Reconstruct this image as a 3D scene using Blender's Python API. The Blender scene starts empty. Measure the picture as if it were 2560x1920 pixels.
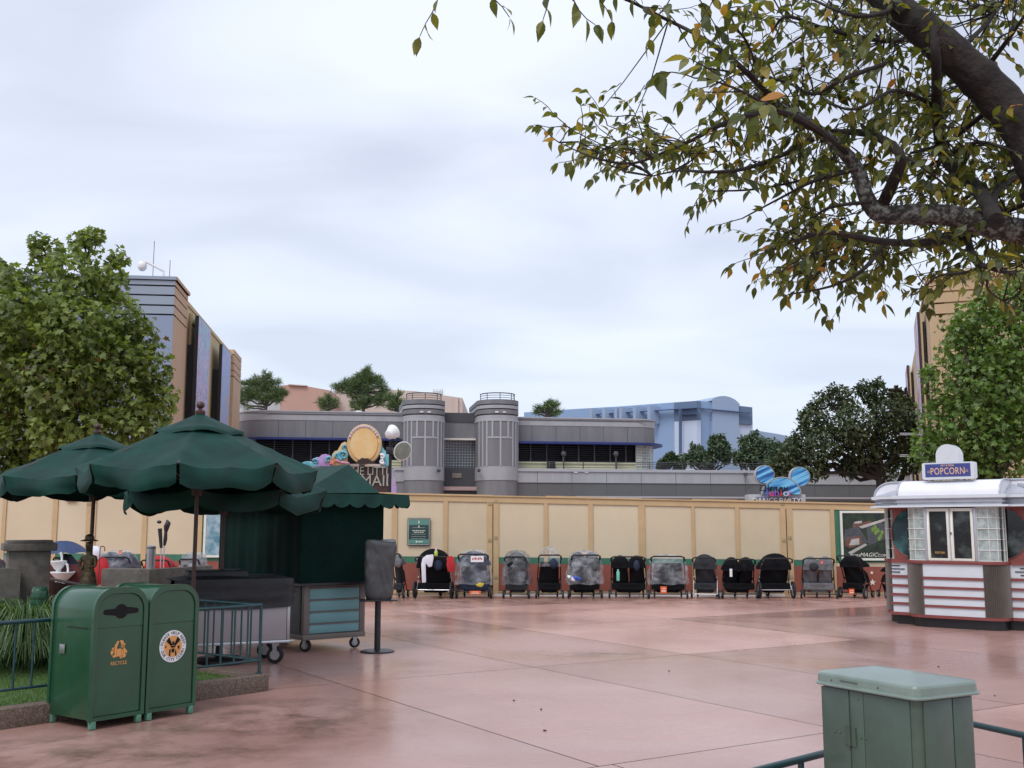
import bpy, bmesh, math, random
import numpy as np
from mathutils import Vector, Matrix, noise as mno
C = bpy.context.scene.collection
R = math.radians
rnd = random.Random(7)

# ------------------------------------------------------------------ camera
F = 2650.0; H = 1.7
PITCH = math.atan(355 / F)
cam_d = bpy.data.cameras.new('camera'); cam = bpy.data.objects.new('camera', cam_d); C.objects.link(cam)
cam.location = (0, 0, H); cam.rotation_euler = (math.pi / 2 + PITCH, 0, 0)
cam_d.sensor_width = 36; cam_d.lens = 36 * F / 2560; cam_d.clip_end = 3000; cam_d.clip_start = .05
bpy.context.scene.camera = cam

# ------------------------------------------------------------------ sky, sun, exposure
SUN_EL, SUN_AZ = 52, 205
w = bpy.data.worlds.new('World'); bpy.context.scene.world = w; w.use_nodes = True
nt = w.node_tree; nt.nodes.clear()
def wn(t, **k):
    n = nt.nodes.new(t)
    for a, b in k.items(): setattr(n, a, b)
    return n
out = wn('ShaderNodeOutputWorld'); bg1 = wn('ShaderNodeBackground'); bg2 = wn('ShaderNodeBackground'); mixs = wn('ShaderNodeMixShader')
sky = wn('ShaderNodeTexSky', sky_type='NISHITA', sun_disc=False); sky.sun_elevation = R(SUN_EL); sky.sun_rotation = R(SUN_AZ)
bg1.inputs[1].default_value = .07
nt.links.new(sky.outputs[0], bg1.inputs[0])
tc = wn('ShaderNodeTexCoord'); sep = wn('ShaderNodeSeparateXYZ'); nt.links.new(tc.outputs['Generated'], sep.inputs[0])
def wmath(op, a, b=None):
    n = wn('ShaderNodeMath', operation=op)
    for i, q in enumerate((a, b)):
        if q is None: continue
        if isinstance(q, (int, float)): n.inputs[i].default_value = q
        else: nt.links.new(q, n.inputs[i])
    return n.outputs[0]
zz = wmath('MAXIMUM', sep.outputs[2], 0.0); den = wmath('ADD', zz, .16)
comb = wn('ShaderNodeCombineXYZ')
nt.links.new(wmath('DIVIDE', sep.outputs[0], den), comb.inputs[0]); nt.links.new(wmath('DIVIDE', sep.outputs[1], den), comb.inputs[1])
mp = wn('ShaderNodeMapping'); mp.inputs['Rotation'].default_value = (0, 0, R(24)); mp.inputs['Scale'].default_value = (.75, 1.15, 1); mp.inputs['Location'].default_value = (1.7, .6, 0)
nt.links.new(comb.outputs[0], mp.inputs[0])
n1 = wn('ShaderNodeTexNoise'); n1.inputs['Scale'].default_value = 1.5; n1.inputs['Detail'].default_value = 5; n1.inputs['Roughness'].default_value = .42; n1.inputs['Distortion'].default_value = .5
nt.links.new(mp.outputs[0], n1.inputs['Vector'])
cr = wn('ShaderNodeValToRGB'); e = cr.color_ramp
e.elements[0].position = .34; e.elements[0].color = (.575, .625, .76, 1)
e.elements[1].position = .66; e.elements[1].color = (.81, .865, .985, 1)
m_ = e.elements.new(.48); m_.color = (.69, .745, .885, 1)
nt.links.new(n1.outputs[0], cr.inputs[0])
hz = wn('ShaderNodeValToRGB'); hz.color_ramp.elements[0].position = 0; hz.color_ramp.elements[0].color = (1, 1, 1, 1); hz.color_ramp.elements[1].position = .32; hz.color_ramp.elements[1].color = (0, 0, 0, 1)
nt.links.new(zz, hz.inputs[0])
mx = wn('ShaderNodeMixRGB'); mx.inputs[2].default_value = (.70, .79, .93, 1)
nt.links.new(wmath('MULTIPLY', hz.outputs[0], .8), mx.inputs[0]); nt.links.new(cr.outputs[0], mx.inputs[1])
nt.links.new(mx.outputs[0], bg2.inputs[0]); bg2.inputs[1].default_value = 1.0
mixs.inputs[0].default_value = .93
nt.links.new(bg1.outputs[0], mixs.inputs[1]); nt.links.new(bg2.outputs[0], mixs.inputs[2]); nt.links.new(mixs.outputs[0], out.inputs[0])
sd = bpy.data.lights.new('sun', 'SUN'); so = bpy.data.objects.new('sun', sd); C.objects.link(so)
sd.energy = 1.5; sd.angle = R(30); sd.color = (1, .985, .96)
so.rotation_euler = (R(90 - SUN_EL), 0, R(-30)); so.location = (-20, -30, 60)
vs = bpy.context.scene.view_settings; vs.view_transform = 'Standard'; vs.look = 'None'; vs.exposure = .27; vs.gamma = 1; vs.use_curve_mapping = False

# ------------------------------------------------------------------ photo rays -> world points (used once, to place things on the ground or on walls)
def ray(x, y):
    u = (x - 1280) / F; v = (960 - y) / F
    return u, math.cos(PITCH) - v * math.sin(PITCH), math.sin(PITCH) + v * math.cos(PITCH)
def G(x, y, z=0.0):
    a, b, c = ray(x, y); t = (z - H) / c
    return a * t, b * t
def P(x, y, Y):
    a, b, c = ray(x, y); t = Y / b
    return Vector((a * t, Y, H + c * t))
def sz(x, y, ox, oy, th):           # hit a vertical wall through (ox,oy) running at angle th: distance along it, height
    a, b, c = ray(x, y); dx, dy = math.cos(th), math.sin(th)
    t = (ox * dy - oy * dx) / (a * dy - b * dx)
    return (a * t - ox) * dx + (b * t - oy) * dy, H + c * t

# ------------------------------------------------------------------ mesh builder
class MB:
    def __init__(s): s.v = []; s.f = []; s.m = []; s.cur = 0; s.M = None
    def add(s, vs, fs):
        b = len(s.v)
        if s.M is not None: vs = [tuple(s.M @ Vector(q)) for q in vs]
        s.v += [tuple(q) for q in vs]; s.f += [tuple(b + i for i in q) for q in fs]; s.m += [s.cur] * len(fs); return s
    def box(s, x0, x1, y0, y1, z0, z1):
        return s.add([(x0,y0,z0),(x1,y0,z0),(x1,y1,z0),(x0,y1,z0),(x0,y0,z1),(x1,y0,z1),(x1,y1,z1),(x0,y1,z1)],
                     [(0,3,2,1),(4,5,6,7),(0,1,5,4),(1,2,6,5),(2,3,7,6),(3,0,4,7)])
    def tube(s, pts, r, n=8, closed=False):
        pts = [Vector(p) for p in pts]; k = len(pts); rs = r if isinstance(r, (list, tuple)) else [r] * k
        vs = []; fs = []; up = None
        for i, p in enumerate(pts):
            a = pts[i - 1] if i else (pts[-1] if closed else p); b = pts[(i + 1) % k] if (i < k - 1 or closed) else p
            t = (b - a); t = t.normalized() if t.length > 1e-9 else Vector((0, 0, 1))
            if up is None: up = Vector((0, 0, 1)) if abs(t.z) < .9 else Vector((1, 0, 0))
            x = t.cross(up); x = x.normalized() if x.length > 1e-6 else Vector((1, 0, 0)); y = x.cross(t).normalized(); up = y
            for j in range(n):
                q = 2 * math.pi * j / n; vs.append(p + (x * math.cos(q) + y * math.sin(q)) * rs[i])
        for i in range(k if closed else k - 1):
            a = i * n; b = ((i + 1) % k) * n
            for j in range(n): fs.append((a + j, a + (j + 1) % n, b + (j + 1) % n, b + j))
        if not closed: fs.append(tuple(range(n - 1, -1, -1))); fs.append(tuple((k - 1) * n + j for j in range(n)))
        return s.add(vs, fs)
    def lathe(s, prof, n=16, c=(0, 0, 0)):
        vs = []; fs = []
        for r, z in prof:
            for j in range(n): q = 2 * math.pi * j / n; vs.append((c[0] + r * math.cos(q), c[1] + r * math.sin(q), c[2] + z))
        for i in range(len(prof) - 1):
            for j in range(n): fs.append((i*n+j, i*n+(j+1) % n, (i+1)*n+(j+1) % n, (i+1)*n+j))
        fs.append(tuple(range(n - 1, -1, -1))); fs.append(tuple((len(prof) - 1) * n + j for j in range(n)))
        return s.add(vs, fs)
    def prism(s, poly, lo, hi, ax='z'):
        def q(a, b, c): return (a, b, c) if ax == 'z' else ((a, c, b) if ax == 'y' else (c, a, b))
        n = len(poly); vs = [q(a, b, lo) for a, b in poly] + [q(a, b, hi) for a, b in poly]
        fs = [tuple(range(n - 1, -1, -1)), tuple(range(n, 2 * n))] + [(i, (i+1) % n, n+(i+1) % n, n+i) for i in range(n)]
        return s.add(vs, fs)
    def ell(s, c, r, nu=14, nv=9, jit=0):
        vs = []; fs = []
        for i in range(nv + 1):
            a = math.pi * i / nv
            for j in range(nu):
                b = 2 * math.pi * j / nu; k = 1 + (rnd.uniform(-jit, jit) if jit else 0)
                vs.append((c[0] + r[0]*k*math.sin(a)*math.cos(b), c[1] + r[1]*k*math.sin(a)*math.sin(b), c[2] + r[2]*k*math.cos(a)))
        for i in range(nv):
            for j in range(nu): fs.append((i*nu+j, (i+1)*nu+j, (i+1)*nu+(j+1) % nu, i*nu+(j+1) % nu))
        return s.add(vs, fs)
    def grid(s, fn, nu, nv, closed=False):
        vs = [fn(i / nu, j / nv) for j in range(nv + 1) for i in range(nu + 1)]
        fs = [(j*(nu+1)+i, j*(nu+1)+i+1, (j+1)*(nu+1)+i+1, (j+1)*(nu+1)+i) for j in range(nv) for i in range(nu)]
        return s.add(vs, fs)
    def build(s, name, mats, parent=None, bevel=0, smooth=None, seg=2, loc=None):
        me = bpy.data.meshes.new(name); me.from_pydata(s.v, [], s.f)
        if not isinstance(mats, (list, tuple)): mats = [mats]
        for m in mats: me.materials.append(m)
        if len(mats) > 1: me.polygons.foreach_set('material_index', s.m)
        bm = bmesh.new(); bm.from_mesh(me); bmesh.ops.remove_doubles(bm, verts=bm.verts, dist=1e-5)
        bmesh.ops.recalc_face_normals(bm, faces=bm.faces)
        if bevel:
            ed = [q for q in bm.edges if len(q.link_faces) == 2 and q.calc_face_angle(0) > .6]
            bmesh.ops.bevel(bm, geom=ed, offset=bevel, segments=seg, affect='EDGES', profile=.5, clamp_overlap=True)
        bm.to_mesh(me); bm.free()
        if smooth is not None or bevel:
            me.polygons.foreach_set('use_smooth', [True] * len(me.polygons)); me.set_sharp_from_angle(angle=R(smooth or 35))
        o = bpy.data.objects.new(name, me); C.objects.link(o)
        if parent: o.parent = parent
        if loc: o.location = loc
        return o
def arc(cx, cy, r, a0, a1, n, ry=None):
    ry = ry or r
    return [(cx + r * math.cos(R(a0 + (a1 - a0) * i / n)), cy + ry * math.sin(R(a0 + (a1 - a0) * i / n))) for i in range(n + 1)]
LABELS = set()
def tag(o, label=None, cat=None, group=None, kind=None):
    if label: o['label'] = label
    if cat: o['category'] = cat
    if group: o['group'] = group
    if kind: o['kind'] = kind
    return o
def thing(name, label, cat, loc=(0, 0, 0), rz=0, group=None):
    o = bpy.data.objects.new(name, None); C.objects.link(o); o.location = loc; o.rotation_euler = (0, 0, rz); o.empty_display_size = .2
    return tag(o, label, cat, group)
def textmb(mb, txt, size, M, thick=.004, shear=0, sx=1.0, align='CENTER', cspace=1.0):
    cu = bpy.data.curves.new('txt', 'FONT'); cu.body = txt; cu.size = size; cu.extrude = thick / 2; cu.align_x = align; cu.align_y = 'CENTER'; cu.shear = shear; cu.resolution_u = 3; cu.space_character = cspace
    o = bpy.data.objects.new('txt', cu); me = o.to_mesh()
    S = Matrix.Diagonal((sx, 1, 1, 1))
    mb2 = mb.M; mb.M = (mb2 @ M @ S) if mb2 is not None else M @ S
    mb.add([tuple(v.co) for v in me.vertices], [tuple(p.vertices) for p in me.polygons]); mb.M = mb2
    o.to_mesh_clear(); bpy.data.objects.remove(o); bpy.data.curves.remove(cu)
UP = Matrix.Rotation(math.pi / 2, 4, 'X')       # text standing up, read from -y
def TM(x, y, z): return Matrix.Translation((x, y, z)) @ UP

# ------------------------------------------------------------------ materials
def mat(name, col, rough=.6, var=.12, scale=6., metal=0, spec=.5, bump=0, bscale=40., col2=None, mixlo=.4, mixhi=.6, alpha=1, coat=0, stretch=None, trans=0):
    m = bpy.data.materials.new(name); m.use_nodes = True; t = m.node_tree; b = t.nodes['Principled BSDF']
    b.inputs['Roughness'].default_value = rough; b.inputs['Metallic'].default_value = metal; b.inputs['Specular IOR Level'].default_value = spec
    b.inputs['Alpha'].default_value = alpha; b.inputs['Coat Weight'].default_value = coat; b.inputs['Coat Roughness'].default_value = .12
    if trans: b.inputs['Transmission Weight'].default_value = trans
    co = t.nodes.new('ShaderNodeTexCoord'); src = co.outputs['Object']
    if stretch:
        mp = t.nodes.new('ShaderNodeMapping'); mp.inputs['Scale'].default_value = stretch; t.links.new(src, mp.inputs[0]); src = mp.outputs[0]
    n = t.nodes.new('ShaderNodeTexNoise'); n.inputs['Scale'].default_value = scale; n.inputs['Detail'].default_value = 6; n.inputs['Roughness'].default_value = .6
    t.links.new(src, n.inputs['Vector'])
    r = t.nodes.new('ShaderNodeValToRGB'); r.color_ramp.elements[0].position = mixlo - .1 if not col2 else mixlo; r.color_ramp.elements[1].position = mixhi + .1 if not col2 else mixhi
    a = tuple(max(0, c * (1 - var)) for c in col); z = tuple(min(1, c * (1 + var)) for c in col)
    if col2: a, z = col, col2
    r.color_ramp.elements[0].color = (*a, 1); r.color_ramp.elements[1].color = (*z, 1)
    t.links.new(n.outputs[0], r.inputs[0]); t.links.new(r.outputs[0], b.inputs['Base Color'])
    rr = t.nodes.new('ShaderNodeMapRange'); rr.inputs[3].default_value = max(.02, rough - .08); rr.inputs[4].default_value = min(1, rough + .08)
    t.links.new(n.outputs[0], rr.inputs[0]); t.links.new(rr.outputs[0], b.inputs['Roughness'])
    if bump:
        n2 = t.nodes.new('ShaderNodeTexNoise'); n2.inputs['Scale'].default_value = bscale; n2.inputs['Detail'].default_value = 4; t.links.new(src, n2.inputs['Vector'])
        bp = t.nodes.new('ShaderNodeBump'); bp.inputs['Strength'].default_value = bump; bp.inputs['Distance'].default_value = .02
        t.links.new(n2.outputs[0], bp.inputs['Height']); t.links.new(bp.outputs[0], b.inputs['Normal'])
    return m
def leafmat(name, cols, rough=.45, transl=.35):
    m = bpy.data.materials.new(name); m.use_nodes = True; t = m.node_tree; b = t.nodes['Principled BSDF']; o = t.nodes['Material Output']
    at = t.nodes.new('ShaderNodeAttribute'); at.attribute_name = 'leaf'
    r = t.nodes.new('ShaderNodeValToRGB'); el = r.color_ramp.elements
    for i, (p, c) in enumerate(cols):
        q = el[i] if i < 2 else el.new(p); q.position = p; q.color = (*c, 1)
    t.links.new(at.outputs['Fac'], r.inputs[0]); t.links.new(r.outputs[0], b.inputs['Base Color']); b.inputs['Roughness'].default_value = rough
    tr = t.nodes.new('ShaderNodeBsdfTranslucent'); mu = t.nodes.new('ShaderNodeMixRGB'); mu.blend_type = 'MULTIPLY'; mu.inputs[0].default_value = 1; mu.inputs[2].default_value = (1.5, 1.7, .7, 1)
    t.links.new(r.outputs[0], mu.inputs[1]); t.links.new(mu.outputs[0], tr.inputs[0])
    ms = t.nodes.new('ShaderNodeMixShader'); ms.inputs[0].default_value = transl
    t.links.new(b.outputs[0], ms.inputs[1]); t.links.new(tr.outputs[0], ms.inputs[2]); t.links.new(ms.outputs[0], o.inputs[0])
    return m
def clearmat(name, col, fac, rough=.15):          # thin clear plastic: mostly see-through, glossy where it creases
    m = bpy.data.materials.new(name); m.use_nodes = True; t = m.node_tree; b = t.nodes['Principled BSDF']; o = t.nodes['Material Output']
    b.inputs['Base Color'].default_value = (*col, 1); b.inputs['Roughness'].default_value = rough
    co = t.nodes.new('ShaderNodeTexCoord'); n = t.nodes.new('ShaderNodeTexNoise'); n.inputs['Scale'].default_value = 4.5; n.inputs['Detail'].default_value = 3; n.inputs['Distortion'].default_value = .8
    t.links.new(co.outputs['Object'], n.inputs['Vector'])
    bp = t.nodes.new('ShaderNodeBump'); bp.inputs['Strength'].default_value = .8; bp.inputs['Distance'].default_value = .06; t.links.new(n.outputs[0], bp.inputs['Height']); t.links.new(bp.outputs[0], b.inputs['Normal'])
    mr = t.nodes.new('ShaderNodeMapRange'); mr.inputs[1].default_value = .35; mr.inputs[2].default_value = .7; mr.inputs[3].default_value = fac * .35; mr.inputs[4].default_value = min(1, fac * 1.6)
    t.links.new(n.outputs[0], mr.inputs[0])
    tr = t.nodes.new('ShaderNodeBsdfTransparent'); ms = t.nodes.new('ShaderNodeMixShader'); t.links.new(mr.outputs[0], ms.inputs[0])
    t.links.new(tr.outputs[0], ms.inputs[1]); t.links.new(b.outputs[0], ms.inputs[2]); t.links.new(ms.outputs[0], o.inputs[0])
    return m
M = {}
M['cream'] = mat('cream_panel', (.61, .495, .34), .75, .05, 1.2, bump=.05)
M['tan'] = mat('tan_batten', (.52, .36, .19), .7, .08, 3)
M['fgreen'] = mat('fence_green', (.045, .16, .10), .6, .1, 4)
M['fred'] = mat('fence_red', (.27, .075, .05), .65, .1, 4)
M['kick'] = mat('kickboard', (.36, .27, .15), .8, .15, 5)
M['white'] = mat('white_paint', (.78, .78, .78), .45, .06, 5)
M['offwhite'] = mat('off_white', (.72, .70, .62), .55, .06, 5)
M['black'] = mat('black_metal', (.012, .012, .014), .4, .2, 8)
M['blackfab'] = mat('black_fabric', (.008, .008, .010), .9, .3, 12, spec=.15, bump=.4, bscale=60)
M['charfab'] = mat('charcoal_fabric', (.035, .037, .042), .9, .2, 12, spec=.2, bump=.4, bscale=60)
M['greyfab'] = mat('grey_fabric', (.15, .15, .16), .85, .2, 12, bump=.3, bscale=60)
M['rubber'] = mat('rubber', (.015, .015, .016), .75, .2, 10)
M['steel'] = mat('steel', (.42, .42, .43), .35, .1, 6, metal=.8)
M['alu'] = mat('brushed_metal', (.55, .56, .58), .3, .06, 6, metal=.85, stretch=(1, 1, 8))
M['gsign'] = mat('sign_green', (.04, .15, .12), .5, .05)
M['gsign2'] = mat('sign_dark_green', (.015, .05, .045), .5, .05)
M['gold'] = mat('gold_lettering', (.62, .34, .10), .45, .1)
M['blue'] = mat('sign_blue', (.045, .06, .24), .4, .1)
M['orange'] = mat('orange_card', (.75, .12, .03), .6, .08)
M['grey1'] = mat('render_light_grey', (.37, .375, .395), .8, .10, 1.2, stretch=(1.5, 1.5, .25), bump=.08, bscale=12)
M['grey2'] = mat('render_mid_grey', (.20, .20, .21), .85, .14, 1.4, stretch=(1.6, 1.6, .25), bump=.1, bscale=12)
M['grey3'] = mat('render_dark_grey', (.075, .077, .086), .85, .07, .8)
M['grey4'] = mat('trim_grey', (.40, .41, .44), .7, .05, 1)
M['awnblue'] = mat('awning_blue', (.02, .035, .17), .5, .1)
M['louvre'] = mat('dark_louvre', (.010, .011, .016), .45, .2, 1, stretch=(1, 1, 20))
M['gblock'] = mat('glass_block', (.33, .38, .36), .15, .45, 9)
M['gblockd'] = mat('dark_glass_block', (.06, .075, .085), .15, .5, 3)
M['grout'] = mat('block_grout', (.62, .62, .58), .6, .05)
M['concrete'] = mat('aged_concrete', (.115, .105, .09), .85, .3, 9, bump=.5, bscale=90)
M['conclight'] = mat('aged_concrete_light', (.17, .15, .13), .85, .3, 9, bump=.5, bscale=90)
M['teal'] = mat('teal_paint', (.012, .050, .058), .35, .15, 8)
M['umb'] = mat('green_canvas', (.0022, .036, .027), .68, .4, 3, bump=.25, bscale=140, spec=.3)
M['umbd'] = mat('green_curtain', (.0015, .016, .012), .9, .3, 3, bump=.3, bscale=90, spec=.15)
M['wood'] = mat('dark_wood', (.055, .022, .015), .45, .3, 10, stretch=(1, 1, .2))
# ------------------------------------------------------------------ ground
def ground_mat(name, base, base2, dirt, r0, r1, useattr=False):
    m = bpy.data.materials.new(name); m.use_nodes = True; t = m.node_tree; b = t.nodes['Principled BSDF']; L = t.links.new
    g = t.nodes.new('ShaderNodeNewGeometry')
    def noise(sc, det=5, dist=0, ro=.55):
        n = t.nodes.new('ShaderNodeTexNoise'); n.inputs['Scale'].default_value = sc; n.inputs['Detail'].default_value = det; n.inputs['Distortion'].default_value = dist; n.inputs['Roughness'].default_value = ro
        L(g.outputs['Position'], n.inputs['Vector']); return n.outputs[0]
    def rng(s, a, c, x, y):
        q = t.nodes.new('ShaderNodeMapRange'); q.inputs[1].default_value = a; q.inputs[2].default_value = c; q.inputs[3].default_value = x; q.inputs[4].default_value = y; L(s, q.inputs[0]); return q.outputs[0]
    def mixc(f, a, c, bt='MIX'):
        q = t.nodes.new('ShaderNodeMixRGB'); q.blend_type = bt
        for i, s in ((0, f), (1, a), (2, c)):
            if isinstance(s, (tuple, float)): q.inputs[i].default_value = (*s, 1) if isinstance(s, tuple) else s
            else: L(s, q.inputs[i])
        return q.outputs[0]
    c1 = mixc(rng(noise(.35, 4, .6), .38, .62, 0, 1), base, base2)
    c1 = mixc(rng(noise(9, 6, 0, .7), .35, .65, 0, .35), c1, tuple(q * .72 for q in base))
    c1 = mixc(rng(noise(120, 2), .3, .7, 0, .18), c1, (.05, .03, .025))
    # leaf-mould stains with soft ragged edges, lying in the near left corner and round the drain; a wide darker strip runs along the stroller row
    sp = t.nodes.new('ShaderNodeSeparateXYZ'); L(g.outputs['Position'], sp.inputs[0])
    def mm(op, a, c=0.):
        q = t.nodes.new('ShaderNodeMath'); q.operation = op
        for i, s in ((0, a), (1, c)):
            if isinstance(s, (float, int)): q.inputs[i].default_value = s
            else: L(s, q.inputs[i])
        return q.outputs[0]
    def blob(cx, cy, rx, ry):
        dx = mm('DIVIDE', mm('SUBTRACT', sp.outputs[0], cx), rx); dy = mm('DIVIDE', mm('SUBTRACT', sp.outputs[1], cy), ry)
        return mm('SUBTRACT', 1.0, mm('SQRT', mm('ADD', mm('MULTIPLY', dx, dx), mm('MULTIPLY', dy, dy))))
    bl = mm('MAXIMUM', mm('MAXIMUM', blob(-2.35, 9.7, 1.9, 1.7), blob(-3.2, 8.2, 2.2, 1.2)), mm('MAXIMUM', blob(1.1, 14.6, 1.0, .5), blob(2.5, 24.6, 14, 1.4)))
    st = mm('MULTIPLY', rng(bl, 0, .6, 0, 1), rng(noise(2.1, 7, .25, .7), .42, .66, 0, .85))
    c1 = mixc(st, c1, dirt)
    if useattr:
        at = t.nodes.new('ShaderNodeAttribute'); at.attribute_name = 'slab'
        c1 = mixc(1.0, c1, rgb_of(t, L, at.outputs['Fac'], .80, 1.15), 'MULTIPLY')
    L(c1, b.inputs['Base Color'])
    ro = rng(noise(.28, 4, .8), .35, .65, r0, r1)
    if useattr: ro = mm('ADD', ro, rng(at.outputs['Fac'], 0, 1, -.05, .05))
    L(ro, b.inputs['Roughness']); b.inputs['Specular IOR Level'].default_value = .5
    bp = t.nodes.new('ShaderNodeBump'); bp.inputs['Strength'].default_value = .12; bp.inputs['Distance'].default_value = .01
    L(noise(45, 5), bp.inputs['Height']); L(bp.outputs[0], b.inputs['Normal'])
    return m
def rgb_of(t, L, s, lo, hi):
    q = t.nodes.new('ShaderNodeMapRange'); q.inputs[3].default_value = lo; q.inputs[4].default_value = hi; L(s, q.inputs[0])
    return q.outputs[0]
M['joint'] = ground_mat('joint_concrete', (.20, .11, .09), (.24, .14, .11), (.08, .05, .035), .5, .7)
M['slab'] = ground_mat('terracotta_concrete', (.60, .36, .31), (.48, .265, .22), (.15, .08, .055), .15, .40, True)
mb = MB(); mb.add([(-1500, -1500, -.016), (1500, -1500, -.016), (1500, 1500, -.016), (-1500, 1500, -.016)], [(0, 1, 2, 3)])
tag(mb.build('ground', M['joint']), kind='structure')
na = Vector((-.53, .848)); nb = Vector((.848, .53)); tl = []
# expansion joints: two families of parallel lines
AL = [-30, -20, -12, -6, -1.5, 1.6, 6.35, 11.1, 15.45, 19.7, 24, 28.5, 33, 38, 44, 52, 64, 80]
BL = [-70, -50, -36, -26, -18, -12, -7, -1.5, 4.7, 7.25, 9.7, 13.1, 16.2, 19.2, 22.5, 26, 30, 36, 44, 55, 70]
vs, fs, tv = [], [], []
g = .006
def pt(a, b): return (na.x * a + nb.x * b, na.y * a + nb.y * b, -.004)
for i in range(len(AL) - 1):
    for j in range(len(BL) - 1):
        sh = ((i * 7 + 3) % 5 - 2) * .12 if i not in (6, 7, 8) else 0
        a0, a1 = AL[i] + g, AL[i + 1] - g; b0, b1 = BL[j] + g + sh, BL[j + 1] - g + sh
        k = len(vs); vs += [pt(a0, b0), pt(a0, b1), pt(a1, b1), pt(a1, b0)]; fs.append((k, k + 1, k + 2, k + 3)); q = rnd.random(); tv += [q] * 4
me = bpy.data.meshes.new('plaza_paving'); me.from_pydata(vs, [], fs); me.materials.append(M['slab'])
at = me.attributes.new('slab', 'FLOAT', 'POINT'); at.data.foreach_set('value', tv)
o = bpy.data.objects.new('plaza_paving', me); C.objects.link(o); tag(o, kind='structure')

# ------------------------------------------------------------------ kerb planters, lawn
KA, KB = Vector((-7.6, 5.26)), Vector(G(673, 1726)); kd = (KB - KA).normalized(); kn = Vector((-kd.y, kd.x))
kb2 = KB + Vector((-.78, .63)) * 5
M['agg'] = mat('exposed_aggregate', (.10, .065, .045), .8, .5, 70, bump=.6, bscale=120, col2=(.26, .20, .16), mixlo=.42, mixhi=.66)
def kerb_run(label, pts, wdt=.17, h=.165):
    t = thing('planter_kerb', label, 'kerb', (0, 0, 0))
    for i in range(len(pts) - 1):
        a, b = Vector(pts[i]), Vector(pts[i + 1]); d = (b - a).normalized(); n = Vector((-d.y, d.x)); L = (b - a).length; k = max(1, int(L / 1.5))
        for q in range(k):
            s0 = a + d * (L * q / k + (.004 if q or i else 0) + (wdt if i else 0) * (q == 0)); s1 = a + d * (L * (q + 1) / k - .004)
            m = MB(); m.prism([tuple(s0), tuple(s1), tuple(s1 + n * wdt), tuple(s0 + n * wdt)], -.01, h); m.build('kerb_block', M['agg'], t, bevel=.012)
    return t
kerb_run('brown pebbled kerb running behind the green bins and turning at the teal railing', [tuple(KA), tuple(KB), tuple(kb2)])
M['lawn'] = mat('lawn', (.045, .10, .018), .9, .4, 25, bump=.8, bscale=200, col2=(.10, .17, .035))
mb = MB(); q = KA + kn * .17; q1 = KB + kn * .1 - kd * .1
mb.prism([(q.x, q.y), (q1.x - .1, q1.y), (kb2.x - .1, kb2.y - .05), (-14, 16), (-16, 6)], .02, .125); mb.build('lawn', M['lawn'])
tag(bpy.data.objects['lawn'], kind='structure')
vs, fs, lv = [], [], []
for _ in range(16000):
    u, v = rnd.random(), rnd.random()
    p = KA + kd * (1.5 + u * ((KB - KA).length - 1.7)) + kn * (.22 + v * 2.6)
    if (p - KB).dot(Vector((.63, .78))) > -.18: continue
    a = rnd.uniform(0, 6.28); hh = rnd.uniform(.02, .05); dx, dy = math.cos(a) * .004, math.sin(a) * .004
    k = len(vs); vs += [(p.x - dx, p.y - dy, .12), (p.x + dx, p.y + dy, .12), (p.x + rnd.uniform(-.02, .02), p.y + rnd.uniform(-.02, .02), .12 + hh)]; fs.append((k, k+1, k+2)); q = rnd.random(); lv += [q]*3
M['grassb'] = leafmat('grass_blades', [(0, (.03, .08, .012)), (1, (.12, .20, .04))])
def leafobj(name, vs, fs, lv, m, parent=None):
    me = bpy.data.meshes.new(name); me.from_pydata(vs, [], fs); me.materials.append(m)
    at = me.attributes.new('leaf', 'FLOAT', 'POINT'); at.data.foreach_set('value', lv)
    o = bpy.data.objects.new(name, me); C.objects.link(o)
    if parent: o.parent = parent
    return o
tag(leafobj('grass', vs, fs, lv, M['grassb']), 'short green lawn grass inside the pebbled kerb behind the bins', 'grass', kind='stuff')

M['ograss'] = leafmat('ornamental_blades', [(0, (.025, .06, .02)), (1, (.26, .32, .17)), (.6, (.09, .16, .05))])
# ornamental grass clump
def grass_clump(x, y, z, r, h, n, label):
    vs, fs, lv = [], [], []
    for _ in range(n):
        a = rnd.uniform(0, 6.28); bx, by = x + math.cos(a) * rnd.uniform(0, .22), y + math.sin(a) * rnd.uniform(0, .22)
        L = rnd.uniform(.5, 1.0); R_ = r * rnd.uniform(.6, 1.35); hh = h * rnd.uniform(.4, 1.05); w_ = rnd.uniform(.006, .013); q = rnd.random()
        px, py = -math.sin(a) * w_, math.cos(a) * w_; k = len(vs); N = 6
        for i in range(N + 1):
            t = i / N; rr = R_ * t ** 1.2; zz_ = hh * (2.6 * t - 2.2 * t * t) * 1.15; ww = (1 - t * .9)
            cx, cy = bx + math.cos(a) * rr, by + math.sin(a) * rr
            vs += [(cx - px*ww, cy - py*ww, z + max(zz_, 0)), (cx + px*ww, cy + py*ww, z + max(zz_, 0))]; lv += [q, q]
        for i in range(N): fs.append((k+2*i, k+2*i+1, k+2*i+3, k+2*i+2))
    return tag(leafobj('ornamental_grass', vs, fs, lv, M['ograss']), label, 'plant')
cx, cy = G(62, 1668, .12); grass_clump(cx, cy, .12, .95, .84, 1700, 'large arching clump of ornamental grass behind the left railing')
cx, cy = G(-60, 1640, .12); grass_clump(cx - .3, cy + .6, .12, .8, .7, 500, 'smaller grass clump cut off by the left edge of the photo')

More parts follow.
